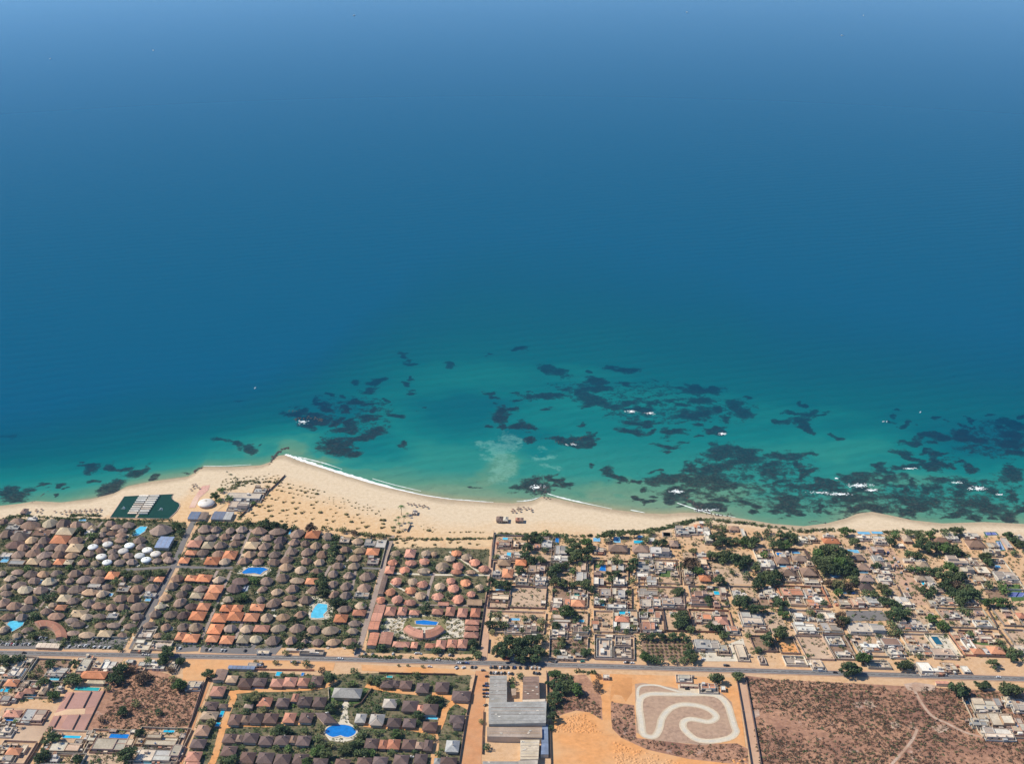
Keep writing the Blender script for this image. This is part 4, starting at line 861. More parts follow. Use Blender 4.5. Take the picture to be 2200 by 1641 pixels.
sheet('terrace', poly('Q4', "1570 960 1640 890 1760 870 1880 885 1950 960 1930 1030 1790 1070 1640 1050"), G_PAVE); sheet('garden_path', poly('Q4', "1800 590 1840 590 1835 640 1875 680 1830 710 1850 860 1960 930 1590 930 1745 850 1790 710 1745 675 1795 640"), G_PAVE); sheet('lawn', poly('Q4', "1640 480 1710 480 1665 590 1800 600 1770 680 1640 620"), G_LAWN); sheet('lawn', poly('Q4', "1990 490 2060 490 1960 650 1850 660 1850 610 1970 590"), G_LAWN)
sheet('terrace', poly('Q2', "590 235 640 180 720 160 910 175 930 205 870 265 740 260"), G_PAVE); sheet('terrace', poly('Q2', "1310 470 1370 455 1450 500 1540 570 1530 690 1290 690 1300 600"), G_PAVE); sheet('terrace', poly('Q1', "1420 930 1500 960 1560 1060 1440 1040"), G_PAVE)
def track(name, pan, txt, w, m, label=None, **k):
    p = smooth_path(poly(pan, txt), k=4); CLEAR.append(([tuple(at(x, y, 0))[:2] for x, y in p], w / 2 + .8)); return strip(name, p, w, m, label=label, **k)
for t in ("560 530 610 575 590 640 510 850 400 1250 340 1310", "560 540 800 515 1200 505 1500 485 1640 450 1720 410", "515 900 700 880 1000 885 1250 860 1420 865"): track('village_lane', 'Q4', t, 6, G_ORANGE)
for t in ("130 460 380 510 700 545 1000 570 1080 620 985 720 940 850 860 960 600 920 350 905 110 880", "860 960 880 1080 850 1310", "1000 580 1240 700"): track('village_lane', 'Q5', t, 6, G_ORANGE)
track('paved_lane', 'O', "417 1118 396 1160 372 1216 330 1300 283 1394", 6.5, G_ASPH); track('paved_lane', 'O', "843 1150 822 1225 790 1330 766 1412", 5.5, G_LANE); track('paved_lane', 'O', "268 1224 330 1220 372 1217", 5, G_ASPH); track('paved_lane', 'O', "376 1217 430 1219 500 1220", 5, G_ASPH); track('dirt_street', 'O', "1064 1160 1052 1260 1038 1424", 7, G_PINK); track('paved_lane', 'P2', "1640 1282 1820 1290", 4, G_ASPH)
for t in ("545 900 480 1060 410 1250", "250 900 160 1060 60 1200", "690 930 600 1080 540 1230", "1010 960 870 1180 800 1400", "1330 1260 1250 1400 1180 1540", "1650 1060 1590 1250 1540 1500"): track('garden_lane', 'P2', t, 3, G_LANE)
for t in ("535 210 400 520 330 680 250 880", "700 590 640 730 570 890", "400 210 300 420 240 520"): track('garden_lane', 'Q2', t, 3, G_LANE)
for t in ("640 300 560 440 430 620", "1130 360 1000 560 880 760", "1560 440 1400 640 1260 820", "300 560 160 700 60 800"): track('garden_lane', 'Q1', t, 2.4, G_LANE)
track('garden_lane', 'P1', "1010 830 850 1000 690 1210", 2.4, G_LANE)
track('garden_lane', 'P3', "215 690 700 708 1260 712", 3.5, G_PAVE); track('garden_lane', 'P3', "700 690 650 850 630 980", 3, G_LANE); track('garden_lane', 'P3', "270 790 400 860 510 930", 2.5, G_PAVE); track('garden_lane', 'P3', "850 480 1000 580 1140 680", 2.5, G_PAVE); track('garden_lane', 'P3', "130 1000 620 1005 1190 1015", 2.5, G_LANE)
sheet('red_mat_terrace', poly('P1', "1860 690 1905 600 1990 480 2070 465 2050 520 1960 600 1920 690"), mat('red_matting', (.55, .30, .24), var=.5, scale=.6, rnd=0, hue=(.66, .5, .38)))
track('beach_path', 'P1', "2220 640 2100 730 1960 820", 5, MATS['ground_dune_garden']); track('sand_track', 'Q6', "800 330 720 430 720 700 740 880", 8, G_ORANGE)
track('asphalt_shoulder', 'O', "-60 1400 0 1402 220 1406 440 1410 640 1413 820 1418 1000 1423 1200 1428 1400 1434 1600 1440 1800 1446 2000 1452 2260 1460", 10.2, G_PINK)
track('main_road', 'O', "-60 1400 0 1402 220 1406 440 1410 640 1413 820 1418 1000 1423 1200 1428 1400 1434 1600 1440 1800 1446 2000 1452 2260 1460", 7.6, G_ROAD)
for d in (-3.3, 3.3): strip('road_edge_line', [(x, y + d * .78) for x, y in smooth_path([(-60, 1400), (440, 1410), (820, 1418), (1200, 1428), (1600, 1440), (2260, 1460)], k=6)], .18, G_WHITE)
for a in range(-40, 2240, 16):                                             # dashes along the middle of the road
    ys = lambda x: float(np.interp(x, [-60, 0, 220, 440, 640, 820, 1000, 1200, 1400, 1600, 1800, 2000, 2260], [1400, 1402, 1406, 1410, 1413, 1418, 1423, 1428, 1434, 1440, 1446, 1452, 1460]))
    strip('road_centre_dash', [(a, ys(a)), (a + 7, ys(a + 7))], .16, G_WHITE, z=.46)
G_PALE = mat('ground_pale_bare', (.45, .325, .245), var=.4, scale=.35, big=.08, rnd=0, hue=(.36, .21, .135))
for t, wd in (("1390 350 1440 440 1520 540 1640 600 1760 660 1900 700", 2.8), ("1410 640 1380 710 1310 800 1220 900", 2.6)): track('footpath', 'Q7', t, wd, G_PALE)
for t in ("1310 305 1400 292 1550 315 1540 350 1440 362 1340 350", "1010 440 1080 430 1120 470 1060 490", "1210 590 1270 580 1290 620 1230 640", "1510 620 1600 600 1660 640 1570 670", "195 500 240 490 250 540 205 560"): sheet('bare_patch', poly('Q7', t), G_PALE)
# go-kart circuit
KART = mat('circuit_concrete', (.57, .50, .395), var=.22, scale=.8, big=.16, rnd=0, hue=(.47, .44, .39)); KSIDE = mat('circuit_sand_edge', (.58, .47, .34), var=.2, scale=.4, rnd=0)
kp = smooth_path(poly('Q6', "1034 540 1080 500 1160 484 1300 486 1480 488 1650 486 1740 496 1810 530 1865 600 1895 690 1925 790 1942 840 1900 890 1800 920 1680 932 1570 915 1490 860 1443 800 1450 745 1510 722 1600 735 1680 748 1740 725 1752 690 1700 640 1600 600 1470 584 1380 596 1300 640 1240 720 1215 820 1170 885 1100 885 1060 850 1045 740 1028 630"), True, 5)
strip('circuit_edge', kp, 6.8, KSIDE, closed=True); strip('kart_circuit', kp, 3.7, KART, closed=True, label='winding pale concrete go-kart circuit')
strip('kart_pit_lane', smooth_path(poly('Q6', "1016 560 1012 470 1030 420 1090 402 1200 405 1300 435 1400 460 1520 466"), k=5), 2.6, KART)
sheet('circuit_apron', poly('Q6', "1390 395 1600 400 1740 440 1640 470 1400 460"), KSIDE)
# clay courts lower left
CT = empty('clay_courts', at(165, 1528, 0)); cb = CT.location
def court(pan, txt, m, name, z):
    P = ccw([tuple(at(x, y, 0))[:2] for x, y in poly(pan, txt)]); mb = MB(); mb.prism([(p[0] - cb.x, p[1] - cb.y) for p in P], .0 if z < .25 else .22, z); ob(name, mb.mesh(name, m), CT)
court('Q3', "715 530 1125 518 905 965 485 955", G_CLAY, 'base', .22)
for t in ("760 545 790 540 690 712 625 710", "810 540 985 528 895 705 715 715", "1000 528 1105 522 1030 690 925 700", "590 790 650 788 580 915 520 912", "730 780 860 778 770 950 650 915", "880 770 990 765 900 940 800 950"): court('Q3', t, mat('clay_court_dark', (.40, .225, .185), var=.1, rnd=0), 'playing_court', .3)
for t in ("575 760 730 715 920 710 910 770 700 775 590 790", ): court('Q3', t, mat('clay_court_sandy', (.64, .43, .27), var=.1, rnd=0), 'sandy_strip', .34)
thing(CT, 'red clay courts with sandy cross strip', 'sports court', None, 165, 1528, 'red clay courts with a sandy cross strip beside the dry scrub lot')
FOOT.append((Vector(cb), Vector((27, 0, 0)), Vector((0, 45, 0))))
for q in ("745 545 560 870", ): pass
for t in ("790 540 695 712", "985 528 895 705", "1125 518 905 965", "650 788 580 915", "860 778 770 955"): wall_line(poly('Q3', t), 'M', h=1.6, look='rust brown court fence wall')
def court_thing(pan, txt, m, look):
    P = ccw([tuple(at(x, y, 0))[:2] for x, y in poly(pan, txt)]); c = at(*[sum(v) / 4 for v in zip(*poly(pan, txt))], 0); o = empty('tennis_court', c)
    a = MB(); a.prism([((p[0] - c.x) * 1.25, (p[1] - c.y) * 1.25) for p in P], 0, .24); ob('surround', a.mesh('surround', mat('court_surround', (.08, .16, .12), rnd=0)), o)
    s = MB(); s.prism([(p[0] - c.x, p[1] - c.y) for p in P], .24, .27); ob('playing_surface', s.mesh('playing_surface', m), o)
    ln = MB(); Q = [Vector((p[0] - c.x, p[1] - c.y, 0)) for p in P]; ln.ring([q * .9 for q in Q], [q * .87 for q in Q], .2, .28); d = (Q[1] - Q[0]); e = (Q[3] - Q[0]); ln.box((Q[0] + Q[1] + Q[2] + Q[3]) / 4, d * .44, e.normalized() * .09, .2, .28); ob('line', ln.mesh('line', G_WHITE), o)
    nb = MB(); nb.box(Vector(), e * .5, d.normalized() * .06, .27, 1.2); ob('net', nb.mesh('net', DARK), o)
    thing(o, look, 'sports court', None, *to_px(c.x, c.y, 0), look); FOOT.append((Vector((c.x, c.y, 0)), d / 2, e / 2))
court_thing('P6', "2055 925 2185 925 2215 885 2085 880", G_BLUEC, 'blue tennis court in a green surround at the right edge'); court_thing('Q2', "640 410 690 415 712 358 668 350", mat('grey_court', (.32, .35, .42), rnd=0), 'small pale grey tennis court in the left hand resort'); court_thing('P6', "1955 465 2010 460 1965 378 1925 382", mat('pale_blue_court', (.22, .3, .48), rnd=0), 'pale blue court behind the right hand beach'); court_thing('P6', "1830 320 1940 315 1915 290 1815 290", G_BLUEC, 'blue walled court at the right hand beach edge')

# ------------------------------------------------------------------ pools
for k, pan, t, lk in (('l', 'P1', "1300 968 1308 935 1340 900 1385 872 1448 876 1425 920 1360 962", 'pale blue lagoon pool beside the big thatched hall'), ('b', 'Q2', "640 222 705 178 850 176 900 196 855 216 820 246 765 232 655 238", 'deep blue kidney shaped pool with pale rim in the left resort'),
                  ('l', 'Q2', "1392 530 1480 540 1482 598 1440 640 1450 668 1385 676 1318 670 1322 628 1362 560", 'bright turquoise lagoon pool'), ('l', 'Q1', "76 800 112 765 262 770 240 815 128 880 98 830", 'fan shaped pale blue pool at the left edge'),
                  ('b', 'P3', "518 1160 600 1152 738 1172 720 1202 600 1198 522 1190", 'bright blue plaza pool of the orange roofed resort'), ('b', 'P4', "1222 668 1245 612 1288 610 1292 672", 'deep blue angular pool on a walled lawn')):
    pool(poly(pan, t), k, 1.3, look=lk, cat='pool')
ov = [(1760 + 165 * math.cos(a * .2618), 950 + 72 * math.sin(a * .2618)) for a in range(24)]
ov = [(x, y) if not (1700 < x < 1815 and y > 960) else (x, y - 30 * math.cos((x - 1757) / 58 * 1.57)) for x, y in ov]
pool([pp('Q4', *p) for p in ov], 'b', 1.6, look='oval deep blue pool with a notched rim, lower centre', rimm=G_PAVE)
def POOLS(pan, t):
    s = PAN[pan][2]
    for e in rows(t):
        x, y = pp(pan, float(e[0]), float(e[1])); boxpool(x, y, float(e[2]) * s, float(e[3]) * s, e[4])
POOLS('P1', "815 810 70 18 s;48 1205 70 40 s"); POOLS('Q1', "1590 540 60 26 s;435 345 40 40 s;1190 485 40 30 s"); POOLS('P4', "320 352 90 22 l;335 510 40 45 l;625 692 85 16 l;810 368 36 42 b;250 862 90 26 s;1020 908 84 22 g;1245 1000 60 24 l;1400 362 66 56 s;1200 362 66 34 s;1612 384 90 28 t;1890 310 80 40 b;1630 332 46 20 s;400 1145 86 22 s;1045 1160 60 22 t;1475 1082 106 28 t;1770 868 22 46 d")
POOLS('P5', "1260 502 60 26 b;1415 488 84 20 s;1300 618 84 26 s;640 886 52 34 t;1480 1150 92 24 l;1160 600 20 40 g;1090 610 40 26 l"); POOLS('P6', "622 296 120 24 s;756 293 110 22 s;520 476 104 32 s;570 572 84 18 s;620 682 84 18 s;1215 788 50 44 t;1625 652 56 18 b;1940 626 54 24 s;1970 710 50 16 b;1690 728 84 36 d;1342 1354 70 80 d;430 886 50 16 s;515 886 40 14 b;30 1150 84 22 l")
POOLS('Q7', "1790 442 66 24 d"); POOLS('Q3', "248 315 50 84 s;78 502 44 52 t;18 510 30 30 t;340 578 66 44 t;600 386 130 34 l;935 495 260 36 g;100 826 120 24 b;770 1010 190 26 t;1280 1002 200 44 b;1815 950 116 24 t;1610 1296 220 14 l"); POOLS('Q4', "486 754 40 84 t;440 876 44 40 t;1094 334 56 42 t;1350 338 26 32 b;870 482 110 16 l"); POOLS('Q5', "840 808 120 26 l;385 365 60 20 g"); POOLS('P2', "930 930 18 46 l"); POOLS('P5', "150 312 70 40 b")
pool([pp('P6', 340 + 55 * math.cos(a * .5236), 704 + 32 * math.sin(a * .5236)) for a in range(12)], 's', 1.2, look='round sky blue pool beside the broad grove')

# ------------------------------------------------------------------ the dark green lagoon with its rows of white shelters
pool(poly('P1', "1225 578 1370 570 1560 562 1705 556 1690 575 1692 600 1720 625 1758 642 1768 670 1740 720 1700 760 1660 798 1400 792 1085 785"), 'D', .8, z=.45, look='dark green man-made lagoon behind the beach', name='lagoon', rimm=WALLM[3], cat='lagoon')
def seg_box(pan, x, y, w, h, z0, z1, name, m, look, cat, grp):
    cx, cy = pp(pan, x, y); s = PAN[pan][2]; c, U, V = frame(cx, cy, w * s, h * s, .4, None, 0.005); mb = MB(); mb.box(Vector(), U, V, z0, z1 - .4)
    t = MB(); q = quad(U, V, 1.06); t.add([(p.x, p.y, z1 - .4) for p in q] + [(-U.x, -U.y, z1 + .5), (U.x, U.y, z1 + .5)], [(0, 1, 5, 4), (2, 3, 4, 5), (1, 2, 5), (3, 0, 4)])
    o = put_parts(name, c, [('wall', mb.mesh('wall', ROOF['W'])), ('roof', t.mesh('roof', m))]); thing(o, look, cat, grp, cx, cy)
bw = strip('boardwalk', poly('P1', "1485 568 1410 680 1338 795"), 2.6, ROOF['C'], z=.75); bw['label'] = 'narrow pale boardwalk across the dark green lagoon'
for i in range(9):
    y = 580 + i * 21.2; xm = 1480 - (y - 570) * .66
    for sg in (-1, 1): seg_box('P1', xm + sg * 52 - 2, y, 84 - i * .3 + 6, 13, .3, 2.2, 'floating_shelter', ROOF['W'], 'white roofed lagoon shelter', 'shelter', 'white shelters along the lagoon boardwalk')
for x, y in ((1220, 698), (1588, 708)):
    g = np.random.default_rng(x); c = at(*pp('P1', x, y), .3); mb = MB()
    for _ in range(26):
        p = c + Vector((g.normal() * 1.6, g.normal() * 1.6, 0)); z = max(.4, 3.2 - ((p - c).length) * 1.2); r = .25; mb.prism([(p.x + r * math.cos(a * 2.094) - c.x, p.y + r * math.sin(a * 2.094) - c.y) for a in range(3)], 0, z)
    o = ob('fountain', mb.mesh('fountain', FOAM), None, (c.x, c.y, .25)); thing(o, 'white water jet in the dark lagoon', 'fountain', 'lagoon fountains', *pp('P1', x, y))

# ------------------------------------------------------------------ thatched bungalows
def TH(pan, t):
    s = PAN[pan][2]
    for e in rows(t):
        x, y = pp(pan, float(e[0]), float(e[1])); wp, hp = float(e[2]) * s, float(e[3]) * s; c = e[4]
        if c in 'bdp': thatch(x, y, wp, hp, c)
        elif c in 'or': tiled(x, y, wp, hp, c)
        elif c == 't': (tiled if RN.random() < .6 else thatch)(x, y, wp, hp, c)
        elif c == 'w': dome(x, y, wp, hp)
        else: flat(x, y, wp, hp, c, h=3.2, grp='flat roofed houses of the walled resort')
TH('P1', """30 815 80 50 b;165 815 130 60 b;315 795 90 30 K;300 855 210 80 b;130 872 120 50 G;490 835 150 90 t;625 840 160 90 b;745 850 130 70 b;860 855 130 60 b;910 880 80 45 t;880 922 80 40 K;65 940 130 70 b;220 928 170 30 G;195 965 200 80 b
420 925 170 70 M;535 910 60 50 b;650 915 170 70 t;310 1000 110 70 t;435 1005 130 70 b;595 995 170 80 o;745 1005 140 80 b;150 1045 190 80 d;225 1072 110 60 b;370 1070 120 80 b;500 1068 110 70 b;605 1075 130 80 b;740 1078 150 80 t;180 1140 140 80 b;325 1125 130 80 b;440 1145 140 70 b;580 1140 140 70 b
700 1150 110 60 p;60 1150 100 45 K;170 1215 150 56 G;330 1210 120 60 t;445 1225 130 60 b;585 1215 95 56 o;675 1218 80 46 t
1085 840 110 55 b;1150 868 100 46 b;1265 850 120 60 b;1035 893 90 45 p;1205 905 100 45 b;1100 930 100 40 b;1005 945 90 50 b;1190 950 110 50 b;960 1010 90 50 b;1050 1000 100 45 b;1185 1000 110 50 b;1375 1000 130 76 b
915 1072 97 52 w;1060 1044 97 52 w;1275 1057 97 52 w;1213 1112 97 54 w;1450 1102 97 54 w;1375 1157 97 54 w;1533 1140 100 56 w;998 1167 104 54 w;1440 1197 97 54 w;1055 1222 97 48 w
985 1097 100 56 b;1150 1062 100 34 b;1105 1112 100 46 b;1385 1062 90 56 b;875 1130 110 55 b;1115 1160 110 60 b;1260 1152 110 60 b;820 1215 110 60 b;935 1225 90 50 p;1175 1215 110 55 b;1300 1215 120 56 b;1640 1142 110 55 b;1660 1192 110 52 b;1545 1199 100 46 b;1590 905 255 105 b""")
TH('Q1', "1905 300 150 76 b;2055 300 120 60 o;1850 380 140 76 b;2000 395 120 66 b;1775 505 130 72 p;1725 600 140 56 t;1665 680 150 76 b;1835 685 140 76 b;1600 795 130 66 b;1780 820 120 80 b;1700 910 100 56 p"); TH('P1', "1915 1037 130 66 r;1880 1125 106 46 o;1815 1200 98 56 o")
TH('Q1', """185 232 140 56 b;20 245 90 60 p;330 255 170 76 b;465 255 140 70 p;605 245 130 70 b;805 250 170 80 b;955 228 120 66 b;1070 238 130 60 b;1208 272 130 80 o;110 300 130 60 p;365 325 150 70 b;530 335 170 80 t;745 322 110 60 b;900 312 150 80 b;1050 318 150 80 b;1315 310 90 60 b
1470 300 130 70 b;1630 302 100 46 b;1708 312 96 54 o;60 390 110 70 p;205 370 140 70 b;270 420 180 80 t;435 425 180 90 b;675 415 140 80 b;820 415 170 90 b;965 448 170 70 p;1010 385 130 36 K;1155 390 110 60 b;1100 465 130 80 p;1330 410 130 80 G;1470 412 150 86 b;1630 400 140 86 b;65 460 140 56 b
1290 515 150 76 b;1430 515 140 80 b;1615 475 120 46 K;35 560 130 90 b;330 530 150 84 b;150 595 160 90 b;285 615 140 70 b;690 515 130 76 t;785 540 140 66 b;950 565 150 80 b;1060 592 150 80 b;565 582 110 50 p;655 615 110 56 o;840 680 160 76 t;1195 610 130 80 b;1315 610 140 80 b;1490 600 180 84 b
80 710 150 70 b;235 715 140 80 b;495 650 120 66 b;600 705 180 80 b;930 710 140 70 p;1070 705 150 56 b;1210 705 110 50 G;1470 710 140 70 b;770 750 150 60 b;835 790 180 66 b;1080 800 130 60 b;1220 800 150 60 b;1390 810 130 56 b;40 845 100 80 p;290 850 130 60 b;180 910 110 56 p;780 885 140 54 b;930 905 170 70 p;1130 895 150 70 t;1310 905 120 56 b""")
TH('P2', """95 890 140 70 b;200 892 100 56 b;340 905 90 60 b;455 895 130 70 b;45 985 110 60 b;150 970 100 56 b;290 965 110 60 b;420 965 120 56 b;625 910 160 70 b;575 990 110 46 b;810 915 190 60 b;715 975 110 56 b;835 1000 140 80 d;1000 935 150 80 b;1155 945 136 76 o;1310 962 140 66 b
15 1032 80 44 o;125 1052 110 66 t;245 1050 140 70 b;390 1030 110 50 b;550 1052 130 70 t;680 1060 130 70 b;815 1060 110 60 b;970 1020 110 66 b;1080 1030 100 56 b;1185 1055 120 70 p;1295 1060 90 56 b;70 1120 130 60 b;225 1135 130 70 b;340 1148 130 80 o;165 1205 140 76 o;290 1208 130 64 p;530 1140 130 66 p;660 1132 110 60 b
780 1140 130 66 b;950 1110 120 66 b;1105 1115 130 70 b;1250 1140 130 76 b;480 1205 130 66 b;615 1210 120 66 b;770 1215 130 60 b;900 1190 120 66 b;1090 1205 120 66 b;1220 1215 120 60 p;890 1265 130 76 p;1035 1290 120 80 p;1190 1305 120 56 b;1470 1000 100 56 G;1595 1010 120 56 p;1720 1030 100 54 G;1825 1040 100 74 G
1475 1090 110 50 b;1620 1100 140 56 t;1745 1115 126 66 o;1425 1170 100 56 b;1570 1175 140 60 p;1750 1205 110 66 G;1400 1250 120 66 b;1560 1255 120 60 p;1355 1330 110 66 b;1510 1345 120 70 b;1690 1355 170 86 b;1350 1430 110 76 b;1480 1450 120 80 b;1660 1470 150 86 b;85 1375 140 70 o;230 1385 120 70 p;445 1400 160 70 d
700 1400 140 80 b;860 1370 140 86 b;1000 1395 140 60 p;1145 1405 120 60 o;50 1475 130 66 b;200 1480 140 76 o;385 1475 160 76 d;660 1480 110 60 b;955 1475 140 80 b;1165 1490 130 66 b;800 1505 120 66 p""")
TH('Q2', """45 430 120 66 b;30 510 110 86 b;340 450 130 66 o;195 445 120 56 t;505 480 120 60 p;825 480 100 60 b;955 515 140 96 b;1115 465 140 56 b;1100 525 140 50 p;1270 485 150 80 b;1545 430 100 80 b;1660 440 120 76 b;1820 440 140 46 G;145 550 130 66 d;265 555 120 70 o;65 635 130 80 d;205 645 150 86 o;485 570 110 66 o;595 570 100 66 o
790 562 140 66 o;425 665 150 86 o;575 650 150 86 o;735 660 140 80 o;885 660 130 96 p;1045 655 160 80 p;1215 630 130 80 b;1650 575 150 66 b;1810 545 130 66 p;1795 615 130 56 r;1615 670 130 76 o;1750 715 130 60 b;1730 790 130 56 p;60 750 130 86 b;185 755 140 86 p;380 775 140 96 o;525 765 140 80 b;690 770 140 80 p;835 770 150 66 r
1000 765 150 80 p;1185 765 150 86 b;1345 775 130 80 b;1510 785 160 86 p;35 845 90 76 o;140 865 150 80 o;350 870 120 66 o;495 880 130 80 o;655 875 120 76 t;775 870 130 76 t;945 885 140 86 b;1125 885 130 86 b;1255 895 80 56 b;1385 900 120 66 b;1540 900 150 66 p;1700 895 150 66 b""")
shed(*pp('P1', 1620, 1028), 30, 24, 'S', look='blue-grey panel roofed hall beside the paved lane', along='u')
# crescent roofs
def crescent(pan, cx, cy, rx0, ry0, rx1, ry1, a0, a1, code, look, n=16, h=3.4):
    def P(rx, ry, a, z): return at(*pp(pan, cx + rx * math.cos(a), cy - ry * math.sin(a)), z)
    c = P((rx0 + rx1) / 2, (ry0 + ry1) / 2, (a0 + a1) / 2, 0); c.z = 0; o = empty('crescent_building', c); wl = MB(); rf = MB(); prev = None; outer, inner = [], []
    for i in range(n + 1):
        a = a0 + (a1 - a0) * i / n; pi, po, pm = P(rx0, ry0, a, h) - c, P(rx1, ry1, a, h) - c, P((rx0 + rx1) / 2, (ry0 + ry1) / 2, a, h) - c; pm.z = h + 1.5; cur = [tuple(pi), tuple(pm), tuple(po)]
        if prev: rf.add(prev + cur, [(0, 1, 4, 3), (1, 2, 5, 4)]); wl.add([(prev[0][0], prev[0][1], 0), (cur[0][0], cur[0][1], 0), (cur[0][0], cur[0][1], h), (prev[0][0], prev[0][1], h), (prev[2][0], prev[2][1], 0), (cur[2][0], cur[2][1], 0), (cur[2][0], cur[2][1], h), (prev[2][0], prev[2][1], h)], [(0, 1, 2, 3), (5, 4, 7, 6)])
        if i in (0, n): wl.add([(pi.x, pi.y, 0), (po.x, po.y, 0), (po.x, po.y, h), (pm.x, pm.y, h + 1.48), (pi.x, pi.y, h)], [(0, 1, 2, 3, 4)])
        prev = cur; FOOT.append((c + Vector((pm.x, pm.y, 0)), Vector((5, 0, 0)), Vector((0, 5, 0))))
        if i % 3 == 1: dm = MB(); e = (Vector(cur[2]) - Vector(cur[0])); e.z = 0; k = Vector((-e.y, e.x, 0)).normalized() * .2; dm.add([(*(Vector(cur[0]) - k)[:2], h + .1), (*(Vector(cur[0]) + k)[:2], h + .1), (*(pm + k)[:2], h + 1.65), (*(pm - k)[:2], h + 1.65)], [(0, 1, 2, 3)]); ob('roof_rib', dm.mesh('roof_rib', ROOF['p']), o)
    ob('wall', wl.mesh('wall', WALLM[3]), o); ob('roof', rf.mesh('roof', ROOF[code]), o); thing(o, look, 'building', None, *to_px(c.x, c.y, 3), look)
crescent('Q1', 480, 930, 120, 110, 240, 175, -.12, 2.05, 'r', 'crescent shaped salmon red roof beside the fan shaped pool', n=14)
crescent('P3', 600, 1130, 170, 120, 245, 200, -2.55, -1.62, 'r', 'curved red roofed block, left half, in front of the plaza pool', n=8); crescent('P3', 600, 1130, 170, 120, 245, 200, -1.50, -.6, 'r', 'curved red roofed block, right half, in front of the plaza pool', n=8)

# ------------------------------------------------------------------ orange roofed resort
def OC(pan, t):
    for e in rows(t):
        x, y = pp(pan, float(e[0]), float(e[1])); s = PAN[pan][2]; octa(x, y, float(e[2]) * s, float(e[3]) * s, e[4])
def TI(pan, t, **k):
    for e in rows(t):
        x, y = pp(pan, float(e[0]), float(e[1])); s = PAN[pan][2]; tiled(x, y, float(e[2]) * s, float(e[3]) * s, e[4], **k)
OC('P3', """320 490 100 54 p;620 490 100 60 p;700 495 60 46 p;920 490 106 60 o;1020 525 110 60 p;855 540 110 60 p;290 580 100 60 r;470 585 120 54 r;605 570 106 66 r;410 655 106 70 r;600 660 130 54 p;780 622 130 96 p;935 615 110 72 r;1100 580 110 72 r;1190 642 110 70 r;920 672 110 46 r;1060 672 100 40 p
330 765 110 80 r;490 768 100 66 p;585 795 110 70 r;865 760 90 64 r;1010 780 106 74 o;755 815 110 70 p;890 835 116 80 r;270 870 100 74 o;470 855 110 70 o;565 905 112 80 p;1145 825 90 60 p;1065 890 90 60 r;735 915 120 72 r;935 942 112 90 r;175 950 90 70 r;335 945 112 82 r;465 975 120 60 r""")
TI('P3', "465 490 104 78 r;262 652 90 70 r;270 1057 105 86 r;387 1057 88 80 r;505 1072 100 46 r;735 1062 110 54 r;860 1060 90 86 r;980 1072 98 86 r;1107 1072 96 86 r;1075 1165 140 48 r;1070 1225 140 46 r;1065 1292 146 56 r;660 1397 100 46 r;767 1385 98 86 r;876 1377 96 82 r;980 1377 96 86 r;505 1390 66 60 r;375 1385 166 56 r")
TI('P3', "792 985 110 36 r;1100 972 150 56 p", gable=True)
for y0, nm in ((1040, 'rear'), (1122, 'middle'), (1205, 'front')): shed(*pp('P3', 175 - (y0 - 1000) * .32, y0), 22, 17.5, 'r', h=4, name='row_house', look='salmon red gabled row house block')
shed(*pp('P3', 100, 1340), 20, 27, 'r', h=4, name='row_house', look='wide salmon red gabled row house block', along='v'); shed(*pp('P3', 228, 1332), 27, 26, 'r', h=4, name='row_house', look='wide salmon red gabled row house block', along='v')
shed(*pp('P3', 196, 805), 11, 40, 'M', h=2.8, along='v', look='long rust brown roofed shed beside the paved lane')
rp = "330 1132;315 1177;395 1160;285 1225;365 1203;290 1256;355 1245;860 1150;915 1190;905 1256;875 1308;970 1222;990 1150;965 1285;915 1126;840 1200;845 1242"
for e in rows(rp):
    x, y = pp('P3', float(e[0]), float(e[1])); c = at(x, y, 0); o = empty('round_planter', (c.x, c.y, .1)); k = MB(); n = 14
    k.ring([(3.1 * math.cos(i * 6.283 / n), 3.1 * math.sin(i * 6.283 / n)) for i in range(n)], [(2.8 * math.cos(i * 6.283 / n), 2.8 * math.sin(i * 6.283 / n)) for i in range(n)], 0, .45); ob('rim', k.mesh('rim', ROOF['C']), o)
    f = ob('planting', small('tuft'), o); f.scale = (2.9, 3.4, 1.4); thing(o, 'round planter filled with olive shrubs', 'planter', 'round planters on the pale plaza', x, y)

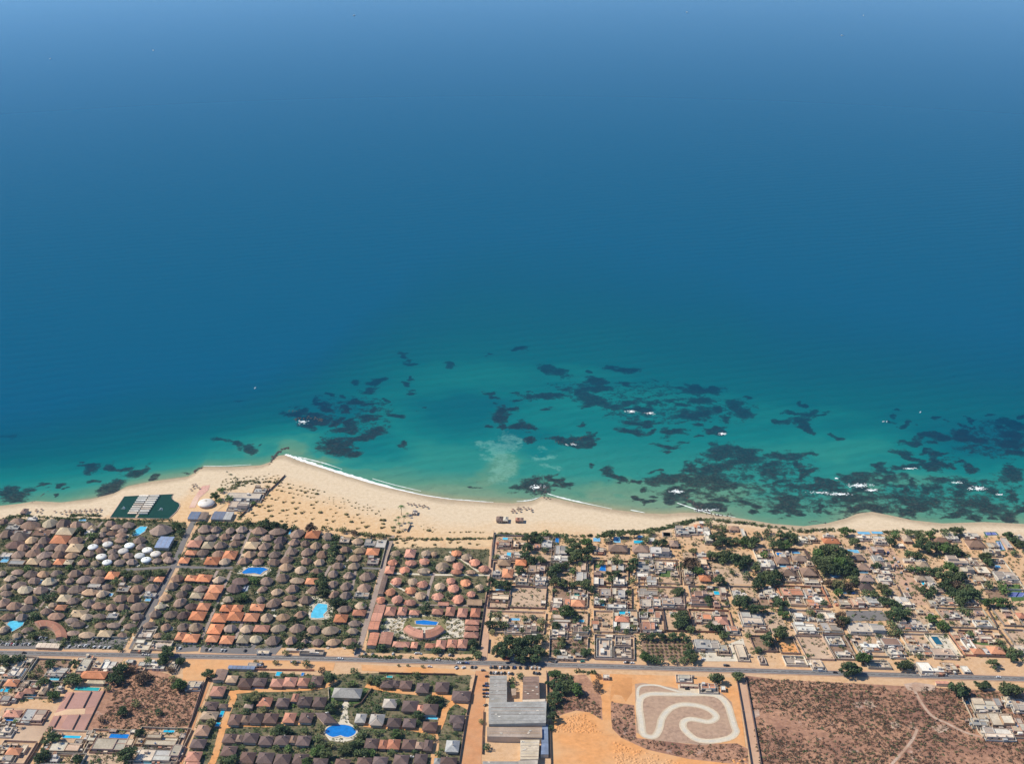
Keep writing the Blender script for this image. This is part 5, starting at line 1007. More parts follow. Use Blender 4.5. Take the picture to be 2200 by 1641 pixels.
# ------------------------------------------------------------------ the beach town
def FL(pan, t, **k):
    s = PAN[pan][2]
    for e in rows(t):
        x, y = pp(pan, float(e[0]), float(e[1])); a = (x, y, float(e[2]) * s, float(e[3]) * s); c = e[4]
        if c in 'ort' and len(e) < 6: tiled(*a, c)
        elif c in 'bdp': tiled(*a, c)
        elif c == 'X': ruin(*a, e[5] if len(e) > 5 else 'C')
        else: flat(*a, c, **k)
FL('P4', """290 395 108 40 B;405 400 56 60 C;425 497 80 32 W;285 530 90 34 K;290 580 130 58 p;455 580 110 56 o;325 685 106 84 o;215 685 78 36 K;470 718 100 46 M;470 755 90 40 C;585 645 106 66 B;665 640 56 46 B;650 735 108 52 W;655 785 70 32 K;710 400 100 66 K;615 420 60 36 R;850 460 112 84 K;850 540 140 46 W
1070 625 46 66 B;1050 720 100 86 K;252 917 168 56 C;675 972 50 28 W;815 958 90 54 W;800 1008 80 44 G;1030 865 120 30 M;1015 980 138 64 o;910 972 60 66 R;1290 875 100 68 G;1375 865 38 60 C;1445 890 70 70 K;1430 970 110 46 M;1400 1012 180 34 W;1205 955 60 80 W;1195 762 50 66 W;1245 772 50 56 K;1420 765 110 66 W;1210 692 70 26 M
1370 635 48 50 W;1440 630 54 62 K;1690 622 165 56 K;1750 645 60 50 C;1650 700 108 46 W;1740 745 106 76 G;1820 610 68 76 C;1920 602 70 46 W;1710 870 180 66 G;1640 892 56 46 K;1690 980 90 70 W;1795 975 70 66 W;1905 962 120 66 B;1995 962 90 76 B;1220 455 100 46 C;1410 440 190 66 b;1630 445 160 66 b;1820 462 190 62 K;1680 512 130 34 W;1310 355 56 38 t;1740 358 60 38 W;1960 392 90 60 b
855 1135 180 66 G;1045 1242 146 56 M;825 1270 130 50 W;870 1198 90 46 B;1005 1205 120 34 C;200 1142 76 44 t;300 1135 66 56 C;385 1225 130 66 M;550 1237 116 72 M;1450 1135 140 56 r;1480 1205 90 60 W;1380 1190 38 56 W;1710 1205 126 76 R;1800 1100 56 60 R;1660 1110 80 50 X W;1750 1252 180 16 W;1275 1430 150 180 X W;1460 1360 150 80 X W;1455 1475 170 110 X B;890 1515 170 34 G""")
FL('P5', """300 270 120 60 K;390 255 66 50 W;460 222 86 34 o;490 190 40 26 W;500 255 110 50 W;545 295 56 46 W;565 345 70 50 C;810 242 108 40 b;900 290 36 80 W;1490 345 86 46 C;1580 338 76 50 C;1765 368 170 50 o;1745 322 110 22 K;490 508 90 36 K;510 575 66 54 C;1130 590 135 76 W;1280 558 130 66 b;1460 540 150 56 b;1335 680 150 66 b;1540 670 150 76 b
1395 755 180 54 X C;1570 762 140 46 C;525 735 116 56 o;360 668 76 46 C;560 682 66 46 M;360 748 66 46 M;480 890 116 46 M;470 962 160 56 M;705 855 56 56 C;640 992 60 56 M;840 885 78 46 K;910 908 66 36 W;1150 870 96 46 C;1200 905 86 44 W;1000 945 70 34 B;1380 872 200 76 R;1545 880 76 56 B;1430 975 150 74 X C;1585 975 96 66 R;1640 950 90 56 W;510 1112 150 66 R;690 1152 120 76 r
790 1232 108 56 R;985 1130 190 100 W;1450 1100 80 44 W;1510 1215 190 80 W;1750 1105 150 66 W;1760 1215 180 80 G;545 1385 230 84 K;700 1425 100 66 C;880 1450 76 130 C;1080 1240 150 50 X B;640 1180 66 44 B""")
FL('P6', """620 332 130 26 W;780 340 116 26 W;780 368 108 34 W;560 530 128 56 b;600 622 138 66 b;640 732 146 66 b;640 822 140 66 d;830 602 96 46 M;840 678 86 36 C;830 742 116 46 W;1040 342 90 66 p;990 412 50 26 W;1380 358 146 46 b;1480 322 110 66 W;1300 388 76 36 b;1720 398 176 66 b;1680 312 140 34 W;2030 390 56 100 G;2160 342 80 50 W;1860 412 50 50 C;1920 412 56 36 B;1890 470 130 40 C
1120 560 210 26 W;1080 612 108 46 t;1200 602 120 60 p;1180 732 106 46 p;1260 742 76 46 B;1295 792 66 34 W;1360 822 76 56 B;1540 562 186 56 B;1700 582 108 56 M;1640 652 110 44 C;1790 655 128 66 C;2020 710 200 80 B;1770 742 106 54 C;700 945 106 76 K;560 972 106 64 C;430 972 96 56 C;1000 962 126 90 W;1420 942 156 56 B;1300 975 76 46 C;1660 962 126 46 G
640 1222 340 90 W;1140 1190 100 70 K;1040 1192 120 54 M;1490 1085 160 56 B;1530 1110 76 28 W;1790 1190 160 56 X W;2170 1102 80 56 r;340 1362 150 76 X W;430 1480 106 36 W;680 1400 190 40 W;890 1362 170 66 M;930 1462 110 56 W;1130 1420 150 66 G;1230 1420 76 76 M;1400 1462 200 66 B;1650 1390 86 110 X W;1820 1312 110 46 C;1930 1287 56 26 C;1745 1452 126 56 o;1925 1442 150 76 o;1830 1457 70 56 K
2165 1422 80 56 W;1660 540 46 40 C;750 450 110 50 G;760 540 90 50 G""")
FL('Q7', """1120 160 170 56 X C;1470 175 90 66 W;1560 198 86 28 W;1650 172 86 56 B;1770 192 50 46 W;670 150 76 56 C;510 135 160 66 X C;265 130 46 56 X B;1910 450 170 80 C;2005 435 46 56 G;2090 422 60 60 C;2160 452 96 80 B;2030 562 160 90 C;2010 660 200 70 W;2150 600 100 100 C;1900 540 80 40 C;1870 580 110 50 G;1330 150 60 40 B""")
FL('Q3', """190 225 120 56 C;170 305 120 84 W;130 422 140 76 o;310 512 120 56 r;210 552 80 66 r;460 508 76 76 p;60 592 96 56 G;30 275 90 56 C;620 295 190 60 K;605 340 140 36 G;905 235 100 130 C;1050 235 90 66 C;1170 235 130 84 W;1010 337 270 80 o;1030 412 200 36 t;640 492 76 46 C;140 752 180 76 r;365 772 225 124 G;150 1157 156 76 o;60 1112 86 66 C;250 1132 60 84 C;80 1232 96 56 G
700 1112 320 96 C;985 1010 90 76 C;1180 1082 340 116 C;1390 1062 70 64 C;1730 1050 330 90 C;1660 1205 360 116 W;1500 1052 80 60 C;1890 1150 100 116 C;590 1242 76 60 K;1640 215 150 40 W;1700 260 130 36 W;1860 235 90 40 C;2090 442 130 66 C;110 165 90 40 C;60 860 100 46 G;70 930 110 60 W;1400 195 60 36 W""")
# shingled village at the bottom
def SH(pan, t): TI(pan, t, shingle=True, h0=3.1)
SH('Q4', """590 382 120 76 p;740 422 150 96 d;890 412 140 86 d;1080 422 140 86 r;1215 412 140 96 r;1360 412 120 86 r;1505 397 130 96 d;440 512 150 106 r;365 668 150 86 d;500 672 96 46 M;350 772 180 86 p;280 932 150 116 b;230 1072 160 96 d;180 1212 160 106 r;170 1292 150 40 r;945 627 150 96 r;1140 632 140 90 d;1375 617 150 96 d;1535 627 140 106 d;770 672 96 46 b;1270 582 70 86 r
625 817 130 116 d;740 810 86 76 b;855 802 140 106 d;1010 802 150 106 d;1210 797 130 106 r;1390 797 140 106 d;570 1017 150 96 d;670 1017 76 76 b;795 1012 160 106 d;960 1042 150 96 d;1130 1037 160 106 d;1250 1027 66 76 b;1360 1042 150 106 d;560 1152 160 106 d;760 1222 160 116 d;950 1227 176 116 d;1135 1242 170 116 d;1330 1237 160 106 d;1540 1272 160 86 d;2095 1072 130 106 d;1780 1277 160 76 d;2020 1267 150 86 d
1980 802 96 86 G;2150 832 136 96 G""")
x, y = pp('Q4', 1603, 800); tiled(x, y, 31, 22, 'd', slope=.9, shingle=True)
x, y = pp('Q4', 1830, 532); tiled(x, y, 62, 21, 'G', h0=4.0, shingle=True)
SH('Q5', """360 432 140 86 d;455 427 76 60 d;560 442 130 86 d;740 477 140 106 d;950 467 150 106 d;1155 562 200 106 d;390 642 150 96 G;605 672 170 116 d;820 707 170 116 d;715 692 66 66 r;75 802 116 96 G;250 812 156 106 G;435 847 150 96 d;600 852 140 96 d;820 887 160 96 d;1110 812 160 86 d;1120 882 110 56 d;195 1072 150 106 d;315 1082 86 96 r;430 1082 136 106 r;595 1082 150 106 d
705 1092 86 76 b;800 1092 96 116 d;115 1267 160 86 d;285 1262 160 96 d;510 1247 160 106 d;720 1237 140 106 d;1020 1262 186 86 d;1060 1102 146 126 G;900 1262 76 66 G""")
shed(*pp('Q4', 468, 345), 25, 23, 'M', h=3.5, look='rust brown long roofed shed beside the red lane', along='v'); shed(*pp('Q4', 695, 264), 57, 7, 'S', h=2.8, look='long blue-grey carport roof beside the main road'); flat(*pp('Q4', 895, 232), 14, 7, 'S', h=3, split=False, look='small blue roofed kiosk beside the main road'); flat(*pp('Q4', 812, 232), 20, 8, 'B', h=3, split=False, look='small beige roofed kiosk beside the main road')
shed(*pp('Q1', 520, 1030), 50, 10, 'W', h=2.6, look='white striped carport roof in the left car park', name='carport'); shed(*pp('Q2', 1220, 985), 62, 5, 'K', h=2.6, look='long pale grey carport roof above the main road', name='carport'); ruin(*pp('Q2', 1330, 1012), 50, 10, 'B', look='walled beige yard above the main road'); ruin(*pp('Q1', 1570, 900), 36, 28, 'C', look='cream walled garden court beside the paved lane'); ruin(*pp('Q1', 1730, 1030), 44, 18, 'C', look='cream roofless shell beside the crossroads'); flat(*pp('Q1', 1530, 1030), 34, 18, 'C', h=2.6); flat(*pp('Q2', 850, 1005), 26, 7, 'C', h=2.8, split=False)
# factory
for t, c, h, lk in (("1450 640 2070 628 2062 858 1450 872", 'G', 8, 'wide grey corrugated factory roof'), ("1463 352 1645 350 1645 636 1452 642", 'G', 7, 'long greenish grey factory wing on the left'), ("1820 362 1990 360 1996 602 1812 604", 'M', 7, 'rust brown factory wing on the right'), ("1814 610 2058 602 2058 630 1814 640", 'W', 7.5, 'white roofed strip of the factory'),
                    ("1432 902 2020 908 2022 1018 1432 1004", 'B', 6, 'beige corrugated factory roof'), ("2024 882 2086 880 2092 1196 2008 1196", 'S', 4, 'long blue factory canopy'), ("1790 1042 1995 1040 1982 1250 1788 1252", 'C', 6, 'cream corrugated factory hall'), ("1388 1272 1770 1272 1770 1330 1380 1330", 'G', 6, 'grey factory block at the bottom edge'), ("1772 1262 1978 1258 1972 1330 1772 1330", 'K', 6, 'pale grey factory block at the bottom edge'), ("1455 874 2005 862 2008 884 1452 892", 'S', 5, 'narrow blue strip roof of the factory'), ("1690 490 1745 490 1745 560 1700 565", 'B', 3.5, 'small beige hut in the factory yard')):
    o, c0, Q = prism_roof('factory_hall', 'Q5', t, h, c, lk, 'factory')
    if c in 'GMBC' and h > 5:
        xs_ = [q[0] for q in Q]; ys_ = [q[1] for q in Q]; n = 7
        for i in range(1, n):
            sm = MB(); yy = min(ys_) + (max(ys_) - min(ys_)) * i / n; sm.box(Vector(((min(xs_) + max(xs_)) / 2, yy, 0)), Vector(((max(xs_) - min(xs_)) * .46, 0, 0)), Vector((0, .22, 0)), h - .02, h + .16); ob('roof_seam', sm.mesh('roof_seam', ROOF[RN.choice('KGBM')]), o)
        for i in range(5):
            s = MB(); s.box(Vector((RN.uniform(min(xs_), max(xs_)) * .8, RN.uniform(min(ys_), max(ys_)) * .8, 0)), Vector((1.0, 0, 0)), Vector((0, .6, 0)), h - .02, h + .3); ob('skylight', s.mesh('skylight', ROOF['W']), o)
# kart buildings, beach bar, beach buildings
flat(*pp('Q6', 1450, 318), 24, 8, 'C', h=3, look='cream hut above the kart circuit'); flat(*pp('Q6', 1680, 405), 30, 12, 'R', h=3.5, look='terracotta pavilion beside the kart circuit'); flat(*pp('Q6', 1500, 398), 40, 6, 'C', h=2.6, split=False, look='low cream pit building of the kart circuit'); flat(*pp('Q6', 1820, 425), 10, 9, 'W', h=3, split=False, look='small white hut beside the kart circuit'); flat(*pp('Q6', 715, 315), 14, 8, 'W', h=3, split=False, look='small white hut above the sandy yard'); shed(*pp('Q7', 1595, 293), 28, 6, 'r', h=3, look='salmon red long roof beside the main road')
dome(*pp('P1', 2030, 640), 34, 17, name='beach_marquee', look='large round white marquee on the beach', grp=None)
flat(*pp('P2', 480, 568), 70, 11, 'W', h=4, look='long white beach club building'); flat(*pp('P2', 430, 655), 38, 12, 'W', h=4, look='white curved roofed beach club wing'); flat(*pp('P2', 640, 510), 26, 12, 'G', h=3.5, look='grey beach club terrace block'); flat(*pp('P2', 415, 605), 16, 7, 'K', h=3, split=False, look='small pale grey beach club annexe'); shed(*pp('P2', 228, 765), 26, 17, 'S', h=3, look='slate blue roofed shed behind the beach'); shed(*pp('P2', 320, 768), 19, 17, 'K', h=3, look='pale grey roofed shed behind the beach'); shed(*pp('P1', 1915, 765), 22, 16, 'S', h=3, look='slate blue roofed shed behind the lagoon'); shed(*pp('P1', 2000, 770), 17, 16, 'b', h=3, look='grey-brown roofed shed behind the lagoon', along='v')
tiled(*pp('P3', 1345, 150), 15, 10, 'M'); tiled(*pp('P3', 1405, 152), 11, 9, 'C'); tiled(*pp('P3', 1520, 156), 9, 7, 'r'); tiled(*pp('P3', 1560, 156), 9, 7, 'M'); flat(*pp('P3', 510, 90), 11, 7, 'W', h=2.6, split=False, look='small white kiosk beside the beach palms'); tiled(*pp('P1', 240, 715), 13, 10, 'M')
wall_line(poly('P2', "885 375 780 480 640 600 430 790"), 'd', h=2.2, look='dark brown diagonal wall across the dune'); wall_line(poly('P2', "2120 860 2085 930"), 'd', h=2.2, look='dark brown short wall on the dune sand')
for t, c in (("P3 1290 290 1272 440 1258 640", 'd'), ("P3 1255 700 1200 1000 1140 1420", 'd'), ("Q1 1835 210 1640 530 1470 840", 'd'), ("Q5 1310 350 1215 780 1130 1310", 'd'), ("Q5 1395 740 1385 1000 1380 1200", 'd'), ("Q5 2075 320 2080 620 2065 760", 'd'), ("Q5 2105 860 2120 1310", 'd'), ("Q6 1945 340 2000 640 2085 1160", 'd'), ("Q6 2030 320 2090 640 2180 1160", 'd'), ("Q4 330 365 180 800 110 960", 'd'), ("Q3 2190 420 2050 860 1900 1310", 'M'), ("Q3 470 1010 380 1170 290 1310", 'M'), ("Q6 150 280 155 430", 'd'), ("Q7 1740 410 1860 660 1900 700", 'C'), ("Q7 1890 705 2240 712", 'C'), ("P3 1240 1340 1230 1480", 'd'),
             ("P4 1098 590 1108 800", 'd'), ("P5 1500 480 1600 640 1690 790", 'd'), ("P5 1370 480 1410 600 1490 790", 'C'), ("P4 1840 1070 1880 1270", 'd'), ("P6 40 470 120 620 215 780", 'd'), ("P5 230 560 270 690 285 800", 'd'), ("Q4 1625 490 1635 620", 'C'), ("Q4 2100 500 1980 660 1900 700", 'M'), ("Q2 2060 240 1990 420", 'C'), ("P2 1890 1010 1820 1290", 'C'), ("Q2 1795 910 1745 1040", 'C'), ("Q1 550 455 760 480 960 500", 'C'), ("Q1 0 660 200 658 420 655", 'C'), ("Q1 860 955 1370 955", 'C'), ("Q4 560 290 1000 300 1480 305", 'R'), ("Q5 270 335 700 345 1090 350", 'R'), ("P3 215 690 235 560 290 400", 'C'), ("P6 1830 1035 1940 1230", 'd'), ("P6 1450 1300 1590 1510", 'd'), ("P6 1950 1260 2120 1480", 'd'), ("P6 440 1310 520 1480", 'd'), ("P6 950 820 1030 980", 'd')):
    t = t.split(' ', 1); wall_line(poly(t[0], t[1]), c)
RK = [("P2", "715 345 740 260 770 200 800 160 850 120 915 100", 'dark rock groyne at the tip of the beach', 1.5, 110, 3.0), ("P1", "1915 400 1920 340 1940 310 1985 295", 'dark rock groyne at the bend of the left beach', 1.2, 45, 3), ("P1", "290 650 350 620 420 560 480 520", 'low dark rock groyne at the far left shore', .9, 40, 2), ("P4", "590 -105 640 -145 700 -150 690 -110 690 -60 720 -20", 'dark rock outcrop with foam at the middle of the bay', 1.3, 75, 7),
      ("P5", "330 -60 420 10 470 60 550 90 640 130 800 125", 'long dark rock outcrop on the right hand beach', 1.2, 120, 6), ("P6", "75 190 150 180 255 205", 'low dark rock bar on the right hand sand', .9, 26, 1.5), ("P6", "555 160 600 140 740 145 755 165", 'bracket shaped dark rock bar on the sand spit', .9, 36, 1.5), ("P6", "865 170 960 165 1080 190", 'thin dark rock bar right of the sand spit', .8, 30, 1.2), ("P6", "1885 215 2000 225 2180 240", 'thin dark rock bar near the right edge', .9, 40, 1.5),
      ("S1", "290 615 350 600 450 605 470 620", 'dark surfacing rock with white water off the left beach', 1.3, 40, 6), ("S1", "230 555 320 545", 'second dark rock farther off the left beach', 1.0, 18, 5), ("S2", "150 690 280 705 350 665 420 650", 'bent dark reef ridge breaking the water in mid bay', .9, 40, 4), ("S2", "720 455 850 465 970 475", 'thin dark reef crest with white water, far right bay', .8, 24, 3), ("S3", "560 770 700 790 880 850", 'dark reef crest under white water, right hand shore', .8, 26, 5), ("S3", "1600 775 1750 810 1950 880", 'dark reef crest with white water near the right edge', .8, 26, 5)]
for i, (pan, t, lk, r, n, wd) in enumerate(RK): rocks(pan, t, lk, r, n, 40 + i, wd)
# boats, mostly specks far out
def boat(px, py, L, look):
    c = at(px, py, SEA_Z); o = empty('boat', (c.x, c.y, SEA_Z)); o.rotation_euler.z = px; s = L / 10; h = MB(); P = [(-5, -1.2), (2.5, -1.5), (5.2, 0), (2.5, 1.5), (-5, 1.2)]
    h.add([(x * s * .85, y * s * .7, -.2) for x, y in P] + [(x * s, y * s, 1.1 * s + (.5 * s if x > 4 else 0)) for x, y in P], [(i, (i + 1) % 5, 5 + (i + 1) % 5, 5 + i) for i in range(5)] + [(5, 6, 7, 8, 9)]); ob('hull', h.mesh('hull', CARM['white']), o)
    k = MB(); k.box(Vector((-1.2 * s, 0, 0)), Vector((1.6 * s, 0, 0)), Vector((0, .9 * s, 0)), 1.0 * s, 2.6 * s); ob('cabin', k.mesh('cabin', CARM['white']), o); thing(o, look, 'boat', 'small white boats', px, py)
for x, y, L in ((761, 34, 11), (1476, 27, 10), (1855, 34, 10), (1809, 77, 10), (329, 109, 8), (108, 127, 7), (548, 834, 5), (1898, 906, 4), (1905, 906, 4), (1977, 886, 5)): boat(x, y, L, 'small white boat on the open sea')

# small outbuildings of the walled plots
ro = random.Random(77)
for q, mn in list(LOTS):
    if mn != 'ground_plot_earth': continue
    ar = (max(p[0] for p in q) - min(p[0] for p in q)) * (max(p[1] for p in q) - min(p[1] for p in q))
    t = ' '.join('%.1f %.1f' % (sum(p[0] for p in q) / 4 * .1 + p[0] * .9, sum(p[1] for p in q) / 4 * .1 + p[1] * .9) for p in q)
    for x, y in scatter('O', t, int(ar / 95) + 2, int(ar) % 997, 1.35)[:4]:
        px, py = to_px(x, y, 2.6); cd_ = ro.choice('CCBBMRRBCW'); flat(px, py, ro.uniform(8, 17), ro.uniform(5, 9), cd_, h=ro.choice((2.5, 2.7, 2.9)), split=False, name='outbuilding', grp='small outbuildings of the beach town')
# ------------------------------------------------------------------ trees
trees('P1', "790 900 90 d;950 960 60 m;1740 870 90 g;1780 925 80 d;1310 930 60 d;890 960 80 g;270 1280 70 g;1240 1330 110 m;1450 1330 110 d;1560 1320 100 m;680 1270 60 g;410 1105 50 g;840 1060 50 m;780 1190 50 m"); trees('P2', "190 570 90 g;250 510 60 g;330 590 80 g;230 610 60 g;570 640 50 g;640 850 90 m;700 842 100 d;780 850 100 d;870 870 90 d;960 880 70 m;1130 875 120 b;520 810 70 l;1380 970 70 d;1360 1040 90 d;1350 1100 100 d;1340 1150 80 m;590 1400 80 g;1230 1420 110 m;1240 1350 90 d;1270 1500 90 d;60 880 50 m;220 1040 50 m;1450 900 70 l;1560 930 60 b;1700 950 70 l;1830 960 70 l")
trees('Q1', "480 510 90 d;560 490 80 d;1160 200 80 g;1250 330 90 m;740 195 60 g;1030 760 80 m;360 700 90 d;760 710 60 d;1440 860 80 d;350 900 100 m;800 950 70 m;690 970 60 m;1350 670 80 m;640 290 60 m;1730 760 80 m;1780 930 90 m;1790 1090 110 d;1290 1060 60 d;640 1030 50 m"); trees('Q2', "1420 300 110 d;1430 400 110 m;1440 340 90 d;1600 500 90 d;1540 520 90 d;1150 690 90 d;1240 830 100 d;1205 935 100 d;1735 950 100 d;660 460 90 g;610 470 90 m;390 550 60 d;1530 100 70 m;740 290 70 g;1330 240 60 m;40 60 60 d;1660 830 70 m;1040 820 50 m;240 560 50 m;690 590 60 m;1070 1010 60 m;20 1085 70 d")
trees('P3', "310 450 60 m;340 540 50 d;700 590 60 d;690 640 60 d;960 440 50 d;590 1040 90 d;620 990 80 d;1010 730 60 d;820 650 50 m;850 900 70 d;750 880 50 m;800 950 50 m;1120 850 50 m;400 770 50 m;430 700 50 m;170 1415 80 d;1080 1370 100 d;300 1430 60 d;420 1430 50 d;740 1440 70 d;870 1440 60 m;1130 1490 80 m;1080 1440 70 d;200 1150 60 m;200 1220 60 m;340 1300 60 l;560 1240 40 l")
trees('P4', """520 340 110 d;590 310 100 d;640 350 90 d;700 295 80 g;520 430 110 d;500 510 110 d;560 560 110 d;650 555 100 m;690 460 70 d;230 790 110 d;310 800 110 d;170 770 100 d;130 840 80 d;210 525 60 g;440 650 110 d;800 310 60 m;880 330 80 m;950 370 100 m;1000 420 120 m;1100 380 130 g;940 460 100 d;1000 500 140 m;1080 490 120 d;1130 440 100 d;960 550 90 m;1100 540 100 m
790 640 120 d;830 610 100 m;760 690 100 d;800 760 120 m;870 790 110 m;900 610 90 d;970 660 80 g;980 790 110 m;1090 790 120 m;1040 600 50 m;1150 840 80 d;1300 370 60 d;1340 310 90 m;1440 300 90 m;1570 300 90 m;1690 350 80 m;1790 400 90 d;1860 380 90 d;1720 280 80 m;1650 400 60 d;1380 560 80 m;1240 585 70 m;1430 580 80 m;1560 580 110 d;1540 640 100 d;1320 700 90 d;1400 690 100 d;1340 740 80 m;1550 760 80 m;1700 580 60 m
790 855 50 m;1200 910 70 d;1250 970 60 d;1350 950 70 l;1520 870 60 d;1990 860 100 m;1830 865 50 l;910 1060 150 g;980 1085 90 m;790 1085 60 m;990 1140 80 d;800 1200 90 d;1090 1240 70 d;760 1150 50 m;170 1100 80 m;240 1090 70 m;150 1190 100 d;250 1195 90 m;300 1195 80 m;490 1130 70 m;570 1120 60 d;660 1160 80 l;650 1230 60 d;460 1250 60 m;170 1265 60 l
260 1400 150 d;350 1350 140 d;450 1370 160 d;560 1340 150 d;640 1330 110 d;300 1470 150 d;420 1470 160 d;540 1460 160 d;620 1440 130 m;600 1530 110 d;470 1530 100 d;220 1450 100 d;860 1350 100 l;850 1390 80 m;800 1460 70 d;970 1455 50 m;1090 1450 100 m;1040 1365 40 m;980 1325 40 l;2030 1100 150 m;2040 1170 130 d;2130 1230 80 m;1400 1130 50 d;1410 1230 60 d;1560 1220 70 m;1490 1260 60 m;1650 1080 50 m
1650 1310 80 d;1740 1310 90 d;1850 1310 90 d;1950 1300 100 d;2040 1300 90 d;2090 1330 80 d;2110 1400 90 m;2120 1470 90 d;2150 1540 90 m;1680 1510 110 g;1760 1540 80 d;1950 1535 80 d;2050 1540 80 m""")
for j in range(5): trees('P4', ';'.join('%d %d 26 %s' % (1690 + i * 44 + j * 6, 1365 + j * 32, 'l' if (i + j) % 3 else 'b') for i in range(9)))
trees('P5', """560 190 80 m;640 230 60 l;700 230 80 m;620 330 100 d;690 300 100 m;700 370 110 d;780 380 80 d;830 360 90 m;900 380 90 g;950 350 110 m;1010 370 110 d;1040 310 80 d;980 410 80 m;1150 270 70 d;1120 295 60 d;1180 350 80 d;1270 300 100 m;1340 330 120 d;1390 300 90 m;1250 400 120 d;1330 410 110 g;1410 360 80 d;1190 420 80 m;640 400 90 m;410 460 90 l;380 570 170 b;330 610 100 m;460 660 110 g;600 510 120 m;680 490 120 m;750 510 130 d
830 540 140 d;900 560 130 d;950 540 100 d;880 600 110 d;700 560 80 m;1110 500 80 g;1040 600 70 d;1020 640 90 m;670 750 130 m;800 680 60 d;930 700 80 d;1050 780 140 d;1150 720 140 m;1220 700 130 d;1190 760 130 d;1100 720 110 d;1250 690 80 d;1640 500 150 g;1720 460 150 m;1800 470 160 m;1880 500 140 d;1640 570 150 m;1740 560 170 m;1850 580 160 g;1920 560 130 m;1700 620 150 m;1800 640 140 d;1900 650 120 d;1960 620 110 d;2000 680 100 d;1990 740 100 m
1760 770 120 b;1850 800 130 l;1940 820 110 b;1840 880 90 g;2000 770 90 m;280 860 80 d;560 940 90 d;570 1000 50 d;740 980 50 m;870 980 150 d;920 940 110 d;1010 1030 130 d;1080 1030 110 d;850 930 80 m;1280 980 150 d;1240 950 100 d;1300 1085 100 g;290 1110 130 m;280 1170 130 d;380 1240 80 m;570 1210 90 d;660 1230 110 d;710 1280 100 m;1270 1265 150 m;1140 1330 150 d;950 1295 60 m;1050 1440 70 m;1700 980 70 d
1860 1110 110 b;1900 1150 110 m;1850 1180 100 b;420 855 60 m;500 830 60 d""")
trees('P6', """440 275 100 g;540 380 110 m;860 340 70 m;900 380 90 d;930 310 80 g;1070 290 80 m;1160 310 90 m;1280 310 100 g;1220 350 100 m;1170 410 120 d;1260 430 130 d;1340 420 130 m;1420 440 130 g;1500 450 130 m;1560 480 100 d;1080 500 110 m;1150 510 100 d;1540 270 110 m;1420 290 80 m;2050 310 110 d;2110 360 110 d;2170 400 100 m;1820 520 120 m;1850 580 100 d;1640 520 60 d;2100 480 70 m;750 610 90 d;800 830 110 l;850 870 100 m;720 890 90 m
640 880 80 m;820 950 100 d;900 980 100 d;950 1000 100 d;1080 640 80 d;1160 650 90 d;1240 660 90 d;1330 660 120 d;1400 700 150 m;1480 640 150 g;1500 720 160 m;1580 720 130 d;1440 790 150 d;1540 800 160 b;1640 830 150 m;1600 900 150 d;1700 880 130 d;1500 880 130 d;1560 960 100 m;1740 930 80 m;1200 850 100 m;1300 860 100 m;1260 900 80 d;1860 800 90 m;1980 800 90 g;2000 850 90 g;1850 970 110 g;1960 970 120 g;2040 980 90 d
960 1060 150 d;1000 1100 140 d;880 1090 110 d;1060 1060 80 m;900 1190 90 m;1290 1130 110 g;1400 1190 120 g;1430 1215 80 m;1580 1050 80 m;1650 1070 80 m;1430 1110 50 d;790 1190 50 l;900 1270 80 m;970 1265 80 d;1660 1285 80 m;1960 1360 70 m;2000 1420 70 d;2080 1450 80 m;2150 1470 80 d;1170 1500 60 m;610 1530 110 d;470 1310 60 d;770 1310 60 d;100 1075 70 m;200 1110 70 m""")
trees('Q7', "900 180 120 d;950 185 110 d;1020 110 100 g;1330 160 80 m;1290 170 70 d;1350 150 60 l;240 50 50 d;1710 330 130 d;1760 350 90 d;1870 305 70 m;1920 305 70 d;2110 340 140 m;2060 345 80 m;85 240 70 m;1980 145 80 m;2110 100 80 d"); trees('Q6', "240 290 140 g;320 340 140 m;210 380 110 d;360 400 140 m;270 420 120 d;430 430 120 g;450 455 90 g;200 500 90 m;250 500 110 d;210 560 90 m;215 690 110 d;190 800 60 d;170 620 60 d;1770 325 120 d;1720 315 80 m;1960 305 100 m;250 85 70 d;520 85 90 d;1080 120 90 m;1160 140 60 d;1220 160 80 d;1480 110 100 d;1540 130 90 m;640 310 50 b;630 420 80 b;620 370 70 b")
trees('Q3', """60 190 130 d;140 180 120 d;220 160 90 d;20 150 90 d;540 230 120 d;800 220 100 d;780 370 150 m;820 400 110 d;730 410 100 d;1250 300 140 d;1300 260 130 d;1200 380 120 d;1280 390 110 d;1330 240 90 d;470 400 110 d;430 430 80 m;1160 480 70 d;560 550 110 g;600 560 80 g;1920 435 150 g;1590 185 90 m;1750 185 120 d;1930 190 100 d;1790 95 170 d;570 1000 130 d;520 980 90 m;480 1060 80 d;480 1180 120 d;440 1220 110 d;410 1250 100 d;1370 1180 170 d
1330 1240 120 m;830 1240 110 d;1490 960 100 d;1450 640 90 l;1310 720 120 d;1700 740 80 d;1090 810 80 b;1420 270 90 b;1510 380 120 b;1560 340 90 b;1830 280 80 b;1850 380 80 l;540 920 60 d;340 330 80 l""")
